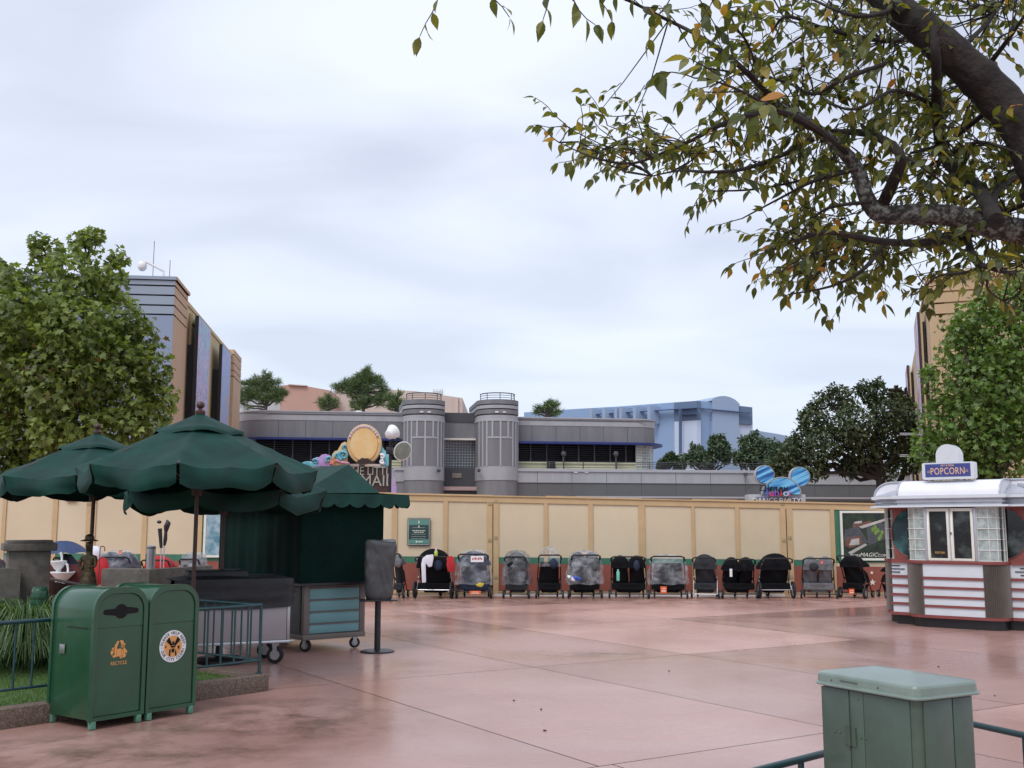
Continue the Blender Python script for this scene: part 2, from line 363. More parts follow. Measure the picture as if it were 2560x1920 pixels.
# ------------------------------------------------------------------ railings
def railing(label, pts, ztop, zbot, zground, step=.115, group=None, posts=()):
    t = thing('railing', label, 'railing', (0, 0, 0))
    for i in range(len(pts) - 1):
        a, b = Vector(pts[i]), Vector(pts[i + 1]); d = (b - a).normalized(); L = (b - a).length
        MB().tube([(a.x, a.y, ztop), (b.x, b.y, ztop)], .019, 10).build('top_rail', M['teal'], t, smooth=40)
        MB().tube([(a.x, a.y, zbot), (b.x, b.y, zbot)], .013, 8).build('bottom_rail', M['teal'], t, smooth=40)
        n = int(L / step)
        for q in range(1, n):
            p = a + d * (L * q / n); MB().tube([(p.x, p.y, zbot), (p.x, p.y, ztop)], .0105, 8).build('baluster', M['teal'], t, smooth=40)
        k = max(1, round(L / 1.9))
        for q in range(k + 1):
            if i and q == 0: continue
            p = a + d * (L * q / k); m = MB(); m.tube([(p.x, p.y, zground), (p.x, p.y, ztop + .005)], .017, 8); m.box(p.x - .03, p.x + .03, p.y - .03, p.y + .03, zground, zground + .01)
            m.build('post', M['teal'], t, smooth=40)
    return t
rc = Vector(G(648, 1682, .17)); ra = rc - kd * 6.2
r2 = rc + (Vector(G(511, 1645, .25)) - rc).normalized() * 2.6
railing('teal metal railing with upright bars running behind the two bins', [tuple(ra), tuple(rc), tuple(r2)], .87, .30, .165, .16)
cnr = Vector((2.755, 6.83)); l0 = Vector((1.276, 5.51)); r0 = Vector((2.96, 6.35))
railing('teal tube railing wrapping round the pale green utility cabinet', [tuple(cnr + (l0 - cnr) * 1.7), tuple(cnr), tuple(cnr + (r0 - cnr) * 3)], .5, .10, -.004, .40)

# ------------------------------------------------------------------ utility cabinet in the foreground
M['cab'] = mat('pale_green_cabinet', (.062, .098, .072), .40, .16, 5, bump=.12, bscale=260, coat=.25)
M['cabl'] = mat('green_lid_with_sheen', (.20, .265, .225), .32, .14, 6, bump=.12, bscale=260, coat=.4)  # whitish top sheen mixed into the lid's paler green
fx, fy = 1.882, 5.08
ca = math.atan2(.23, .416)
t = thing('utility_cabinet', 'pale green metal utility cabinet with a hipped lid and hinged doors', 'utility box', (fx, fy, 0), ca)
W_, D_ = .435, .635
def rring(o_, rr_, z):
    pts = []
    for (cx_, cy_, a0_) in ((W_ + o_ - rr_, -o_ + rr_, -90), (W_ + o_ - rr_, D_ + o_ - rr_, 0), (-o_ + rr_, D_ + o_ - rr_, 90), (-o_ + rr_, -o_ + rr_, 180)):
        pts += [(x, y, z) for x, y in arc(cx_, cy_, rr_, a0_, a0_ + 90, 6)]
    return pts
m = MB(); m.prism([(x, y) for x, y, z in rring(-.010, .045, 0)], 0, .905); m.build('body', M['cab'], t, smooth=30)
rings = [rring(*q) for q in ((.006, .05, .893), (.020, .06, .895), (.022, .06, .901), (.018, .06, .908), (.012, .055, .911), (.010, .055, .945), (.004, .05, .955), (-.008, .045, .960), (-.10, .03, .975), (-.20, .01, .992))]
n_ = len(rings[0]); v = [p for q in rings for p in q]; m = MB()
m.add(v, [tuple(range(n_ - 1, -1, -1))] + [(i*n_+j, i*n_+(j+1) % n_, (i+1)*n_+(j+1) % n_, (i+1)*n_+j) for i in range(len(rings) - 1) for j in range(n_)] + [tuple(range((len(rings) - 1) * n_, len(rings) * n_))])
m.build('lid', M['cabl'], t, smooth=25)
for nm, b in (('door_panel', (.05, .245, .005, .0095, .03, .885)), ('door_strip', (.252, .385, .005, .0095, .03, .885)), ('side_panel', (.005, .0095, .05, .33, .03, .885)), ('side_panel', (.006, .0095, .333, .418, .03, .885)), ('side_panel', (.005, .0095, .426, .61, .03, .885))):
    MB().box(*b).build(nm, M['cab'], t, bevel=.002)
for z0 in (.62, .12):
    hm = MB()
    hm.tube([(-.004, .422, z0), (-.004, .422, z0 + .09)], .008, 8); hm.box(.0, .006, .385, .416, z0, z0 + .09); hm.box(.0, .006, .428, .455, z0, z0 + .09)
    for dy in (-.10, -.07, .07, .10):
        hm.ell((.005, .422 + dy, z0 + .05), (.006, .006, .006), 8, 5)
    hm.build('hinge', M['cab'], t, smooth=40)
for yy, zz_ in ((.45, .85), (.365, .85)): MB().ell((.005, yy, zz_), (.003, .006, .006), 8, 5).build('rivet', M['cab'], t)
for yy in (.52, .22): MB().ell((-.012, yy, .925), (.004, .005, .005), 8, 5).build('rivet', M['cab'], t)
MB().box(-.016, -.0105, .35, .46, .928, .932).build('lid_grip', M['cab'], t)

# ------------------------------------------------------------------ bins
M['bing'] = mat('green_bin_paint', (.013, .070, .032), .32, .2, 3, bump=.03, bscale=60, coat=.35)
M['patina'] = mat('worn_bin_foot', (.10, .26, .17), .6, .3, 30)
def bin_unit(label, corner, cat='bin', slot=False):
    a = math.atan2(.86, .63)
    t = thing('litter_bin', label, cat, (*corner, 0), a, 'green litter bins standing by the kerb')
    W, D, Ht, z0, r = .53, .66, 1.16, .075, .18
    prof = [(0.012, z0), (W - .012, z0)] + arc(W - .012 - r, Ht - r, r, 0, 90, 8) + arc(.012 + r, Ht - r, r, 90, 180, 8)
    MB().prism(prof, .02, D - .02, 'y').build('body', M['bing'], t, bevel=.004, smooth=30)
    # raised rim of the front and back face
    def rim(y0, y1, nm):
        out_ = [(0, z0 - .01), (W, z0 - .01)] + arc(W - r - .01, Ht + .012 - r - .01, r + .01, 0, 90, 8) + arc(r + .01, Ht + .012 - r - .01, r + .01, 90, 180, 8)
        inn = [(.035, z0 + .02), (W - .035, z0 + .02)] + arc(W - r - .01, Ht - r - .01, r - .03, 0, 90, 8) + arc(r + .01, Ht - r - .01, r - .03, 90, 180, 8)
        m = MB(); n = len(out_); vs = [(x, y, z) for y in (y0, y1) for x, z in out_] + [(x, y, z) for y in (y0, y1) for x, z in inn]
        fs = []
        for i in range(n):
            j = (i + 1) % n
            fs += [(i, j, 2*n+j, 2*n+i), (n+i, 3*n+i, 3*n+j, n+j), (i, n+i, n+j, j), (2*n+i, 2*n+j, 3*n+j, 3*n+i)]
        m.add(vs, fs).build(nm, M['bing'], t, smooth=30)
    rim(0, .035, 'front_rim'); rim(D - .035, D, 'back_rim')
    zf = .83
    fl = [(.045, zf + .004), (W - .045, zf + .004)] + arc(W - r - .01, Ht - r - .01, r - .038, 0, 90, 8) + arc(r + .01, Ht - r - .01, r - .038, 90, 180, 8)
    MB().prism(fl, .012, .0195, 'y').build('flap', M['bing'], t)
    MB().box(.045, W - .045, .014, .0195, z0 + .03, zf - .004).build('door', M['bing'], t)
    MB().box(.006, .011, .1, D - .25, zf - .002, zf + .006).build('seam', M['black'], t)
    if slot:
        m = MB(); cx, cz = W / 2, .965; rr = .062
        sh = [(cx - .15, cz - .022)] + [(cx - .15 - .022*math.sin(R(q)), cz - .022*math.cos(R(q))) for q in (30, 60, 90, 120, 150)] + [(cx - .15, cz + .022)]
        sh += [(cx + rr*math.cos(R(q)), cz + rr*math.sin(R(q))) for q in range(155, 20, -15)]
        sh += [(cx + .15, cz + .022)] + [(cx + .15 + .022*math.sin(R(q)), cz + .022*math.cos(R(q))) for q in (30, 60, 90, 120, 150)] + [(cx + .15, cz - .022)]
        sh += [(cx + rr*math.cos(R(q)), cz - rr*math.sin(R(q))) for q in range(25, 160, 15)]
        m.prism(sh, .008, .0118, 'y'); m.build('recycling_slot', M['hole'], t)
    else:
        pass
    for x in (.02, W - .07):
        for y in (.0, D - .06): MB().box(x, x + .05, y, y + .05, 0, .08).build('foot', M['patina'], t, bevel=.008)
    return t
M['hole'] = mat('dark_opening', (.002, .002, .002), .9, .1)
c1 = Vector(G(221, 1827)); bd = Vector((.594, .805))
b1 = bin_unit('green recycling bin with an orange RECYCLE mark and a shaped slot', tuple(c1), slot=True)
b2 = bin_unit('green litter bin with a round white PLEASE HELP KEEP OUR CITY CLEAN badge', tuple(c1 + bd * .545))
MB().box(-.004, .004, .42, .50, .60, .68).build('latch_plate', M['steel'], b1, bevel=.002)
# recycle mark: three folded arrows round a skyline of blocks
M['peach'] = mat('orange_mark', (.72, .33, .10), .5, .06)
M['navy'] = mat('navy_ink', (.02, .025, .05), .5, .1)
m = MB(); cx, cz = .265, .635
for k in range(3):
    a = R(90 + 120 * k); Mx = Matrix.Translation((cx, .0125, cz)) @ Matrix.Rotation(-(a - R(90)), 4, 'Y'); m.M = Mx
    for pl in ([(-.042, .030), (-.024, .078), (-.004, .078), (-.022, .030)], [(.0, .082), (.030, .082), (.046, .050), (.058, .056), (.044, .018), (.006, .026), (.020, .034), (.010, .062)], [(-.07, -.005), (-.046, .028), (-.026, .018), (-.048, -.012)]):
        m.prism([(x, z) for x, z in pl], -.0012, .0012, 'y')
m.M = None
for x0, x1, z0, z1 in ((-.045, -.026, -.05, .052), (-.022, .018, -.05, .012), (.022, .036, -.045, .006), (.040, .056, -.045, -.006)): m.box(cx+x0, cx+x1, .0105, .0135, cz+z0, cz+z1)
m.build('recycle_mark', M['peach'], b1)
m = MB(); textmb(m, 'RECYCLE', .042, TM(.265, .0125, .525), .002, sx=.92); m.build('lettering', M['peach'], b1)
# round badge
m = MB(); bc = (.265, .62); m.prism(arc(*bc, .142, 0, 360, 40)[:-1], .009, .0125, 'y'); bo = m.build('badge', M['white'], b2, smooth=30)
m = MB(); m.prism(arc(*bc, .095, 0, 360, 36)[:-1], .0065, .0088, 'y'); m.build('badge_centre', M['peach'], bo)
m = MB()
for pl in ([(-.02, .0), (-.075, .05), (-.045, .082), (-.012, .02)], [(.02, .0), (.075, .05), (.045, .082), (.012, .02)], [(-.012, .01), (.012, .01), (.008, .045), (-.008, .045)], [(-.03, .004), (.03, .004), (.018, -.012), (-.018, -.012)], [(-.014, -.02), (.014, -.02), (.014, -.055), (-.014, -.055)], [(-.04, -.025), (-.022, -.025), (-.03, -.09), (-.042, -.08)], [(.022, -.055), (.03, -.025), (.04, -.08), (.026, -.09)], [(-.088, .0), (-.07, .01), (-.075, -.012)], [(.045, .0), (.07, .0), (.066, -.03), (.055, -.03)]):
    m.prism([(bc[0] + x, bc[1] + z) for x, z in pl], .0045, .0063, 'y')
m.build('badge_skyline', M['hole'], bo)
m = MB()
def ringtext(m, s, r, a_mid, per, top=True, size=.038):
    n = len(s)
    for i, ch in enumerate(s):
        if ch == ' ': continue
        a = a_mid + ((n - 1) / 2 - i) * per * (1 if top else -1)
        rot = R(a - 90) if top else R(a + 90)
        Mx = Matrix.Translation((bc[0] + r * math.cos(R(a)), .0078, bc[1] + r * math.sin(R(a)))) @ Matrix.Rotation(-rot, 4, 'Y') @ UP
        textmb(m, ch, size, Mx, .002)
ringtext(m, 'PLEASE HELP KEEP', .118, 90, 10.6); ringtext(m, 'OUR CITY CLEAN', .118, 270, 10.6, False)
for a in (183, -3): m.prism([(bc[0] + .118*math.cos(R(a)) + x, bc[1] + .118*math.sin(R(a)) + z) for x, z in arc(0, 0, .004, 0, 360, 6)[:-1]], .0068, .0088, 'y')
m.build('badge_lettering', M['navy'], bo)

# ------------------------------------------------------------------ umbrellas
def umbrella(label, x, y, s=1.0, rot=0, dz=0, half=False):
    t = thing('market_umbrella', label, 'umbrella', (x, y, dz * 0), R(rot), 'green market umbrellas over the terrace')
    r_, z_e, z_p = 1.33 * s, 2.34 + dz, 2.93 + dz; N = 8; SUB = 8
    def rim(a):      # octagon radius with slack between the ribs
        q = (a / (2 * math.pi) * N) % 1; return q
    def pt(u, v):
        a = 2 * math.pi * u; q = (u * N) % 1; k = 4 * q * (1 - q)
        oct_ = math.cos(math.pi / N) / math.cos((q - .5) * 2 * math.pi / N)
        ro = oct_ * (1 - .035 * k * v)
        rr = r_ * (.02 + .98 * v) * ro
        z = z_e + (z_p - z_e) * ((1 - v) ** 1.06) - .075 * k * v * v - .012 * math.sin(v * 9 + u * 40) * v * k
        z += (.030 * mno.noise(Vector((rr * 3 * math.cos(a) + x, rr * 3 * math.sin(a) + y, 1))) + .012 * mno.noise(Vector((rr * 9 * math.cos(a), rr * 9 * math.sin(a) + x, 4)))) * min(1, v * 2)
        return (rr * math.cos(a), rr * math.sin(a), z)
    cn = MB(); cn.grid(pt, N * SUB * 2, 20); cn.build('canopy', M['umb'], t, smooth=60)
    vt = MB()
    def pv(u, v):
        a = 2 * math.pi * u; q = (u * N) % 1; k = 4 * q * (1 - q)
        oct_ = math.cos(math.pi / N) / math.cos((q - .5) * 2 * math.pi / N)
        rr = r_ * .36 * v * oct_ + .01
        z = z_p + .035 - (z_p - z_e) * .385 * v - .0 + .022 * math.sin(u * 2 * math.pi * N * .5 + 1) * v ** 3 + .02 * k * v ** 4
        return (rr * math.cos(a), rr * math.sin(a), z)
    vt.grid(pv, N * SUB, 6)
    def pvs(u, v):
        x_, y_, z_ = pv(u, 1); return (x_ * (1 + .02 * v), y_ * (1 + .02 * v), z_ - .035 * v)
    vt.grid(pvs, N * SUB, 1); vt.build('vent_cap', M['umb'], t, smooth=60)
    for k in range(N):       # valance: eight hanging flaps with slits at the ribs
        m = MB(); ph = rnd.uniform(0, 6)
        def pf(u, v, k=k, ph=ph):
            uu = (k + .015 + .97 * u) / N; x_, y_, z_ = pt(uu, 1); bul = math.sin(math.pi * u)
            o_ = 1 + (.035 * bul * math.sin(v * 2.6) + .012 * math.sin(u * 11 + ph) * v + .03 * mno.noise(Vector((u * 3 + ph, v * 2, k))) * v) - .05 * v * (1 - bul)
            e_ = (1 - .35 * max(0, abs(u - .5) * 2 - .9) * 10 * .3) * .215 * s
            return (x_ * o_, y_ * o_, z_ - e_ * v * (1 + .05 * math.sin(u * 7 + ph)))
        m.grid(pf, 12, 6); m.build('valance', M['umb'], t, smooth=60)
        a = 2 * math.pi * k / N
        MB().tube([(.05 * math.cos(a), .05 * math.sin(a), z_p - .06), (r_ * .99 * math.cos(a), r_ * .99 * math.sin(a), z_e - .02)], .012, 6).build('rib', M['wood'], t)
        MB().tube([(.04 * math.cos(a), .04 * math.sin(a), z_e - .25), (r_ * .5 * math.cos(a), r_ * .5 * math.sin(a), z_e + .24)], .010, 6).build('strut', M['wood'], t)
    MB().tube([(0, 0, .75), (0, 0, z_p)], .023, 12).build('pole', M['wood'], t, smooth=40)
    MB().tube([(0, 0, .0), (0, 0, .9)], .019, 12).build('lower_pole', M['alu'], t, smooth=40)
    MB().lathe([(.06, z_e - .30), (.06, z_e - .2), (.03, z_e - .19)], 12).build('hub', M['wood'], t, smooth=30)
    MB().lathe([(.30, 0), (.30, .05), (.25, .08), (.05, .09), (.04, .25), (.03, .26)], 20).build('base', M['black'], t, smooth=30)
    MB().lathe([(.055, z_p + .02), (.06, z_p + .05), (.045, z_p + .065), (.022, z_p + .075), (.022, z_p + .085), (.04, z_p + .10), (.046, z_p + .125), (.038, z_p + .15), (.015, z_p + .165), (.001, z_p + .168)], 14).build('finial', M['wood'], t, smooth=40)
    return t
def XY(x, Y): a, b, c = ray(x, 1200); return a / b * Y, Y
umbrella('large front green umbrella standing behind the litter bins', *XY(494, 11.9), 1.0, 8)
umbrella('left green umbrella cut by the photo edge, partly behind the front one', *XY(237, 14.5), 1.0, 12)
umbrella('lower green umbrella almost hidden behind the large front one', *XY(563, 13.6), .985, 0, -.20)
# ------------------------------------------------------------------ construction fence
FY = 26.58
M['cream2'] = mat('cream_panel_weathered', (.585, .47, .315), .78, .07, 1.5, bump=.05); M['cream3'] = mat('cream_panel_fresh', (.64, .53, .365), .75, .05, .9, bump=.05)
def fx_(x): return (x - 1280) / F / ray(x, 1400)[1] * FY
def ftop(X): return 2.50 - .0213 * (X + 2.58)
def fstr(X, a, b): return a + (b - a) * (X + 2.58) / 10.4
fence = thing('construction_fence', 'long cream plywood construction fence with tan battens and a green and red band', 'fence', (0, FY, 0))
posts = [(-560,11),(-430,11),(-300,11),(-180,11),(-80,11),(3,9),(131,12),(222,24),(357,12),(497,10),(560,10),(620,11),(737,11),(860,11),(985,14),(1113,11),(1232,29),(1365,10),(1478,11),(1606,16),(1735,8),(1846,10),(1969,30),(2085,10),(2325,11),(2450,11),(2580,11),(2700,11),(2830,11)]
px = [(fx_(a), w_ * .0115 * 1.0 / 1) for a, w_ in posts]
HW = .010
for i in range(len(posts) - 1):
    x0, x1 = fx_(posts[i][0]), fx_(posts[i + 1][0]); mural = posts[i][0] in (2085, 497, 560, 620)
    m = MB(); zt = min(ftop(x0), ftop(x1)); m.prism([(x0, .02), (x1, .02), (x1, ftop(x1) - .02), (x0, ftop(x0) - .02)], .03, .05, 'y'); m.build('panel', M['cream' if i % 3 else ('cream2' if i % 2 else 'cream3')], fence)
    def strip(nm, za, zb, mt, y0=.022, y1=.031):
        MB().prism([(x0, fstr(x0, *za)), (x1, fstr(x1, *za)), (x1, fstr(x1, *zb)), (x0, fstr(x0, *zb))], y0, y1, 'y').build(nm, mt, fence)
    if mural: MB().prism([(x0, .80), (x1, .80), (x1, ftop(x1) - .13), (x0, ftop(x0) - .13)], .023, .031, 'y').build('green_panel', M['fgreen'], fence)
    else: strip('green_stripe', (.80, .715), (.955, .865), M['fgreen'])
    strip('red_stripe', (.12, .085), (.797, .712), M['fred'])
    MB().box(x0, x1, .018, .031, .012, .085).build('kickboard', M['kick'], fence)
    MB().prism([(x0, ftop(x0) - .17), (x1, ftop(x1) - .17), (x1, ftop(x1) - .03), (x0, ftop(x0) - .03)], .0, .02, 'y').build('top_rail', M['tan'], fence)
    jj = rnd.uniform(-.012, .014); MB().prism([(x0, ftop(x0) - .028), (x1, ftop(x1) - .028), (x1, ftop(x1) + .01 + jj), (x0, ftop(x0) + .01 + jj)], -.03, .08, 'y').build('cap', M['tan'], fence)
for a, w_ in posts:
    x = fx_(a); hw = w_ * .0100 / 2 * 1.0; hw = w_ * .5 * FY / F
    def po(x0, x1): MB().prism([(x0, .0), (x1, .0), (x1, ftop(x1) - .172), (x0, ftop(x0) - .172)], .0, .021, 'y').build('post', M['tan'], fence)
    if w_ > 20:
        po(x - hw, x - .012); po(x + .012, x + hw)
        MB().box(x - .004, x + .004, .005, .02, .05, ftop(x) - .2).build('gate_gap', M['black'], fence)
        for zc in (2.28, 1.38, .42):
            for s_ in (-1, 1):
                m = MB(); m.box(x + s_*.075 - .045, x + s_*.075 + .045, -.008, -.001, zc - .05 + s_*.03, zc + .05 + s_*.03); m.build('hinge', M['kick'], fence, bevel=.002)
    else: po(x - hw, x + hw)
# white strip put in for the bright bar of light at the fence foot
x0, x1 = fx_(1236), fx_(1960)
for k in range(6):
    a = x0 + (x1 - x0) * k / 6; MB().box(a, a + (x1 - x0) / 6 - .02, -.09, -.03, -.004, .045).build('bright_foot_strip', M['white'], fence)
# green notice on the fence
t = thing('notice_board', 'green framed notice with cream writing fixed to the cream fence', 'sign', (0, FY - .03, 0))
n0 = P(1019, 1295, FY - .03); n1_ = P(1075, 1364, FY - .03); xa, xb, za, zb = n0.x, n1_.x, n1_.z, n0.z; cx = (xa + xb) / 2
MB().box(xa, xb, 0, .02, za, zb).build('frame', M['gsign2'], t, bevel=.004)
m = MB(); b_ = .02
for q in ((xa+b_, xb-b_, za+b_, za+b_+.008), (xa+b_, xb-b_, zb-b_-.008, zb-b_), (xa+b_, xa+b_+.008, za+b_+.01, zb-b_-.01), (xb-b_-.008, xb-b_, za+b_+.01, zb-b_-.01)): m.box(q[0], q[1], -.003, -.0005, q[2], q[3])
m.build('border', M['offwhite'], t)
M['seafoam'] = mat('sea_green', (.10, .24, .20), .5, .05)
MB().box(xa+.04, xb-.04, -.003, -.0005, zb-.17, zb-.045).build('header_band', M['seafoam'], t)
MB().box(xa+.04, xb-.04, -.003, -.0005, za+.045, za+.15).build('footer_band', M['seafoam'], t)
m = MB()
for z_, sx_ in ((zb-.24, .3), (zb-.40, .34), (za+.22, .36), (za+.17, .36)): m.box(cx - sx_/2, cx + sx_/2, -.003, -.0005, z_, z_+.004)
m.prism([(cx-.02, zb-.23), (cx+.02, zb-.23), (cx+.004, zb-.17)], -.0055, -.0032, 'y'); m.box(cx-.012, cx+.012, -.0055, -.0035, zb-.13, zb-.07)
m.box(cx-.07, cx-.04, -.0055, -.0035, za+.07, za+.12)
for z_, ws_ in (((za + zb) / 2 + .02, (.06, .09, .05, .07)), ((za + zb) / 2 - .02, (.08, .04, .09))):
    x_ = cx - (sum(ws_) + .015 * (len(ws_) - 1)) / 2
    for q in ws_: m.box(x_, x_ + q, -.003, -.0005, z_, z_ + .016); x_ += q + .015
m.box(cx - .02, cx + .10, -.0055, -.0035, za + .085, za + .105)
m.build('lettering', M['offwhite'], t)
# mural: aerial picture in a cream frame
t = thing('mural_poster', 'dark aerial picture reading MORE MAGIC COMING in a cream frame on the green fence panel', 'poster', (0, FY - .03, 0))
a0 = P(2098, 1277, FY); a1_ = P(2098, 1401, FY); xa, za, zb = a0.x, a1_.z, a0.z; xb = xa + 2.05
m = MB(); q = .055
for b in ((xa, xb, za, za+q), (xa, xb, zb-q, zb), (xa, xa+q, za+q, zb-q), (xb-q, xb, za+q, zb-q)): m.box(b[0], b[1], -.02, .02, b[2], b[3])
m.build('frame', M['offwhite'], t)
M['art'] = mat('aerial_print', (.008, .016, .012), .35, .3, 5, col2=(.025, .045, .02)); M['artg'] = mat('print_grey', (.07, .075, .08), .4, .3, 8); M['artb'] = mat('print_brown', (.16, .07, .05), .4, .3, 8); M['artl'] = mat('print_lime', (.16, .28, .04), .4, .3, 12); M['artc'] = mat('print_cream', (.45, .42, .38), .4, .2, 8)
MB().box(xa+q, xb-q, -.004, .018, za+q, zb-q).build('print', M['art'], t)
def AP(nm, pls, mt, d):
    m = MB()
    for pl in pls: m.prism([(xa + u * 1.08, za + v * .0 + (zb - za) * v) for u, v in pl], -.005 - d, -.0042 - d + .0006, 'y')
    m.build(nm, mt, t)
AP('print_roofs', [[(.07, .38), (.10, .62), (.42, .68), (.62, .36), (.40, .30)], [(.62, .30), (.98, .42), (1.2, .62), (.9, .80), (.6, .66)]], M['artg'], .002)
AP('print_walls', [[(.08, .30), (.12, .44), (.46, .50), (.50, .34), (.2, .24)], [(.28, .72), (.70, .80), (.72, .74), (.3, .66)]], M['artb'], .004)
AP('print_paths', [[(.15, .16), (.55, .34), (.60, .31), (.22, .12)], [(.42, .68), (1.1, .86), (1.12, .82), (.5, .64)], [(.18, .30), (.24, .42), (.42, .45), (.42, .32)], [(.30, .74), (.34, .78), (.5, .80), (.5, .75)]], M['artc'], .006)
AP('print_trees', [[(u + .035 * math.cos(k), v + .05 * math.sin(k)) for k in [j * .9 for j in range(7)]] for u, v in ((.74, .62), (.80, .56), (.86, .60), (.80, .66), (.92, .5), (.88, .44), (.95, .56), (1.25, .4), (1.4, .6))], M['artl'], .008)
m = MB(); textmb(m, 'MORE', .088, TM(xa + .34, -.016, za + .12), .002, sx=1.1); textmb(m, 'MAGIC', .14, TM(xa + .67, -.016, za + .135), .002, shear=.3); textmb(m, 'COMING', .088, TM(xa + 1.10, -.016, za + .12), .002, sx=1.1)
m.build('lettering', M['offwhite'], t)
t = thing('mural_poster', 'narrow framed picture on a green fence panel, almost hidden behind the food cart', 'poster', (0, FY - .03, 0))
a0 = P(512, 1281, FY); xa2 = a0.x; m = MB()
for b in ((xa2, xa2+1.6, .93, .985), (xa2, xa2+1.6, 2.1, 2.155), (xa2, xa2+.055, .985, 2.1), (xa2+1.545, xa2+1.6, .985, 2.1)): m.box(b[0], b[1], -.02, .02, b[2], b[3])
m.build('frame', M['offwhite'], t)
M['artteal'] = mat('teal_print', (.08, .22, .28), .35, .5, 4, col2=(.35, .45, .5))
MB().box(xa2+.055, xa2+1.545, -.004, .018, .985, 2.1).build('print', M['artteal'], t)
for k, (sx_, sy_, ss) in enumerate(((2182, 1456, .085), (2180, 1432, .05), (2168, 1452, .035))):
    p = P(sx_, sy_, FY); pl = [(p.x + ss * (1 if i % 2 == 0 else .42) * math.sin(R(36 * i + 10 * k)), p.z + ss * (1 if i % 2 == 0 else .42) * math.cos(R(36 * i + 10 * k))) for i in range(10)]
    MB().prism(pl, .012, .0215, 'y').build('painted_star', M['offwhite'], fence)
# small framed notice hanging on the left
t = thing('framed_notice', 'small white notice in a brown frame on the fence below the left umbrella', 'sign', (0, FY - .02, 0))
p0 = P(167, 1222, FY); p1_ = P(191, 1254, FY)
MB().box(p0.x, p1_.x, -.02, .015, p1_.z, p0.z + .12).build('frame', mat('notice_frame', (.17, .09, .09), .5), t, bevel=.008)
MB().box(p0.x + .04, p1_.x - .04, -.024, -.021, p1_.z + .05, p0.z + .08).build('paper', M['white'], t)

# ------------------------------------------------------------------ main grey streamlined building with twin drums
TH = R(9.3); ox, oy = P(1180, 1300, 60).x, 60.0
t = thing('streamline_building', 'long grey streamlined building with twin round towers and dark louvred windows', 'building', (ox, oy, 0), TH)
def gs(x, y, d=0.0):
    return sz(x, y, ox + d * math.sin(TH) * 1, oy - d * math.cos(TH) * 1, TH)   # d metres in front of the wall
zt = lambda y, d=0.0, x=1300: gs(x, y, d)[1]
def wing(nm, x_in, x_out, d, levels, rr, side):
    s0 = gs(x_in, 1050, d)[0]; s1 = gs(x_out, 1050, d)[0]; yf = -d; yb = 10.0
    for (name, ya, yb_, mt, off) in levels:
        za, zb = zt(yb_, d), zt(ya, d)
        if side > 0: pl = [(s0, yf - off)] + [(a, b) for a, b in arc(s1 - rr, yf + rr, rr + off, -90, 0, 10)] + [(s1 + off, yb), (s0, yb)]
        else: pl = [(s0, yf - off), (s0, yb), (s1 - off, yb)] + [(a, b) for a, b in arc(s1 + rr, yf + rr, rr + off, 180, 270, 10)]
        MB().prism(pl, za + .0, zb - .0, 'z').build(name, mt, t, smooth=30)
    return s0, s1
UL = [('coping', 1042, 1045, M['grey4'], .06), ('parapet_band', 1045, 1063, M['grey1'], .02), ('upper_wall', 1063, 1104, M['grey2'], 0), ('awning', 1104, 1109.5, M['awnblue'], .45)]
s0, s1 = wing('r', 1270, 1652, .6, UL, 1.5, 1)
LL = [('coping', 1036, 1039, M['grey4'], .06), ('parapet_band', 1039, 1059, M['grey1'], .02), ('upper_wall', 1059, 1102, M['grey2'], 0), ('awning', 1102, 1107, M['awnblue'], .45)]
q0, q1 = wing('l', 1020, 590, .6, LL, 2.0, -1)
# thin dark joints
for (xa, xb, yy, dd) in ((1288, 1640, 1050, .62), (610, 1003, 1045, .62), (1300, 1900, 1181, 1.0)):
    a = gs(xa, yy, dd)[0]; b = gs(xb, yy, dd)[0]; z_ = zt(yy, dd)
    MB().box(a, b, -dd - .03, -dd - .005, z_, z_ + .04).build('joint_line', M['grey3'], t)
for (xa, xb, ya, yb_, dd, n_) in ((1300, 1600, 1064, 1103, .6, 5), (660, 1000, 1060, 1101, .6, 5), (1300, 2250, 1172, 1205, 1.4, 11), (1300, 2250, 1207, 1236, 1.35, 11)):
    for i in range(n_):
        x_ = gs(xa + (xb - xa) * (i + .5) / n_, 1150, dd)[0]; MB().box(x_ - .012, x_ + .012, -dd - .006, -dd + .01, zt(yb_, dd), zt(ya, dd)).build('panel_joint', M['grey3'], t)
def louvres(xa, xb, ya, yb_, step, d=.35):
    a = gs(xa, 1100, d)[0]; b = gs(xb, 1100, d)[0]; z0, z1 = zt(yb_, d), zt(ya, d)
    MB().box(a, b, -d + .1, 1.0, z0, z1).build('window_band', M['louvre'], t)
    m = MB(); n = max(1, round((b - a) / (step * 60 / F)))
    sl = MB(); k = int((z1 - z0) / .11)
    for j in range(k): zz_ = z0 + (j + .5) * (z1 - z0) / k; sl.add([(a, -d + .02, zz_ - .03), (b, -d + .02, zz_ - .03), (b, -d + .09, zz_ + .04), (a, -d + .09, zz_ + .04)], [(0, 1, 2, 3)])
    o = sl.build('louvre_slats', M['louvre'], t)
    for i in range(n + 1):
        x = a + (b - a) * i / n; MB().box(x - .035, x + .035, -d - .02, -d + .1, z0, z1).build('mullion', M['grey3'], t)
louvres(1286, 1603, 1110, 1153, 40.5); louvres(640, 1003, 1107.5, 1160, 44)
M['cb'] = mat('cream_band', (.60, .58, .38), .6, .05)
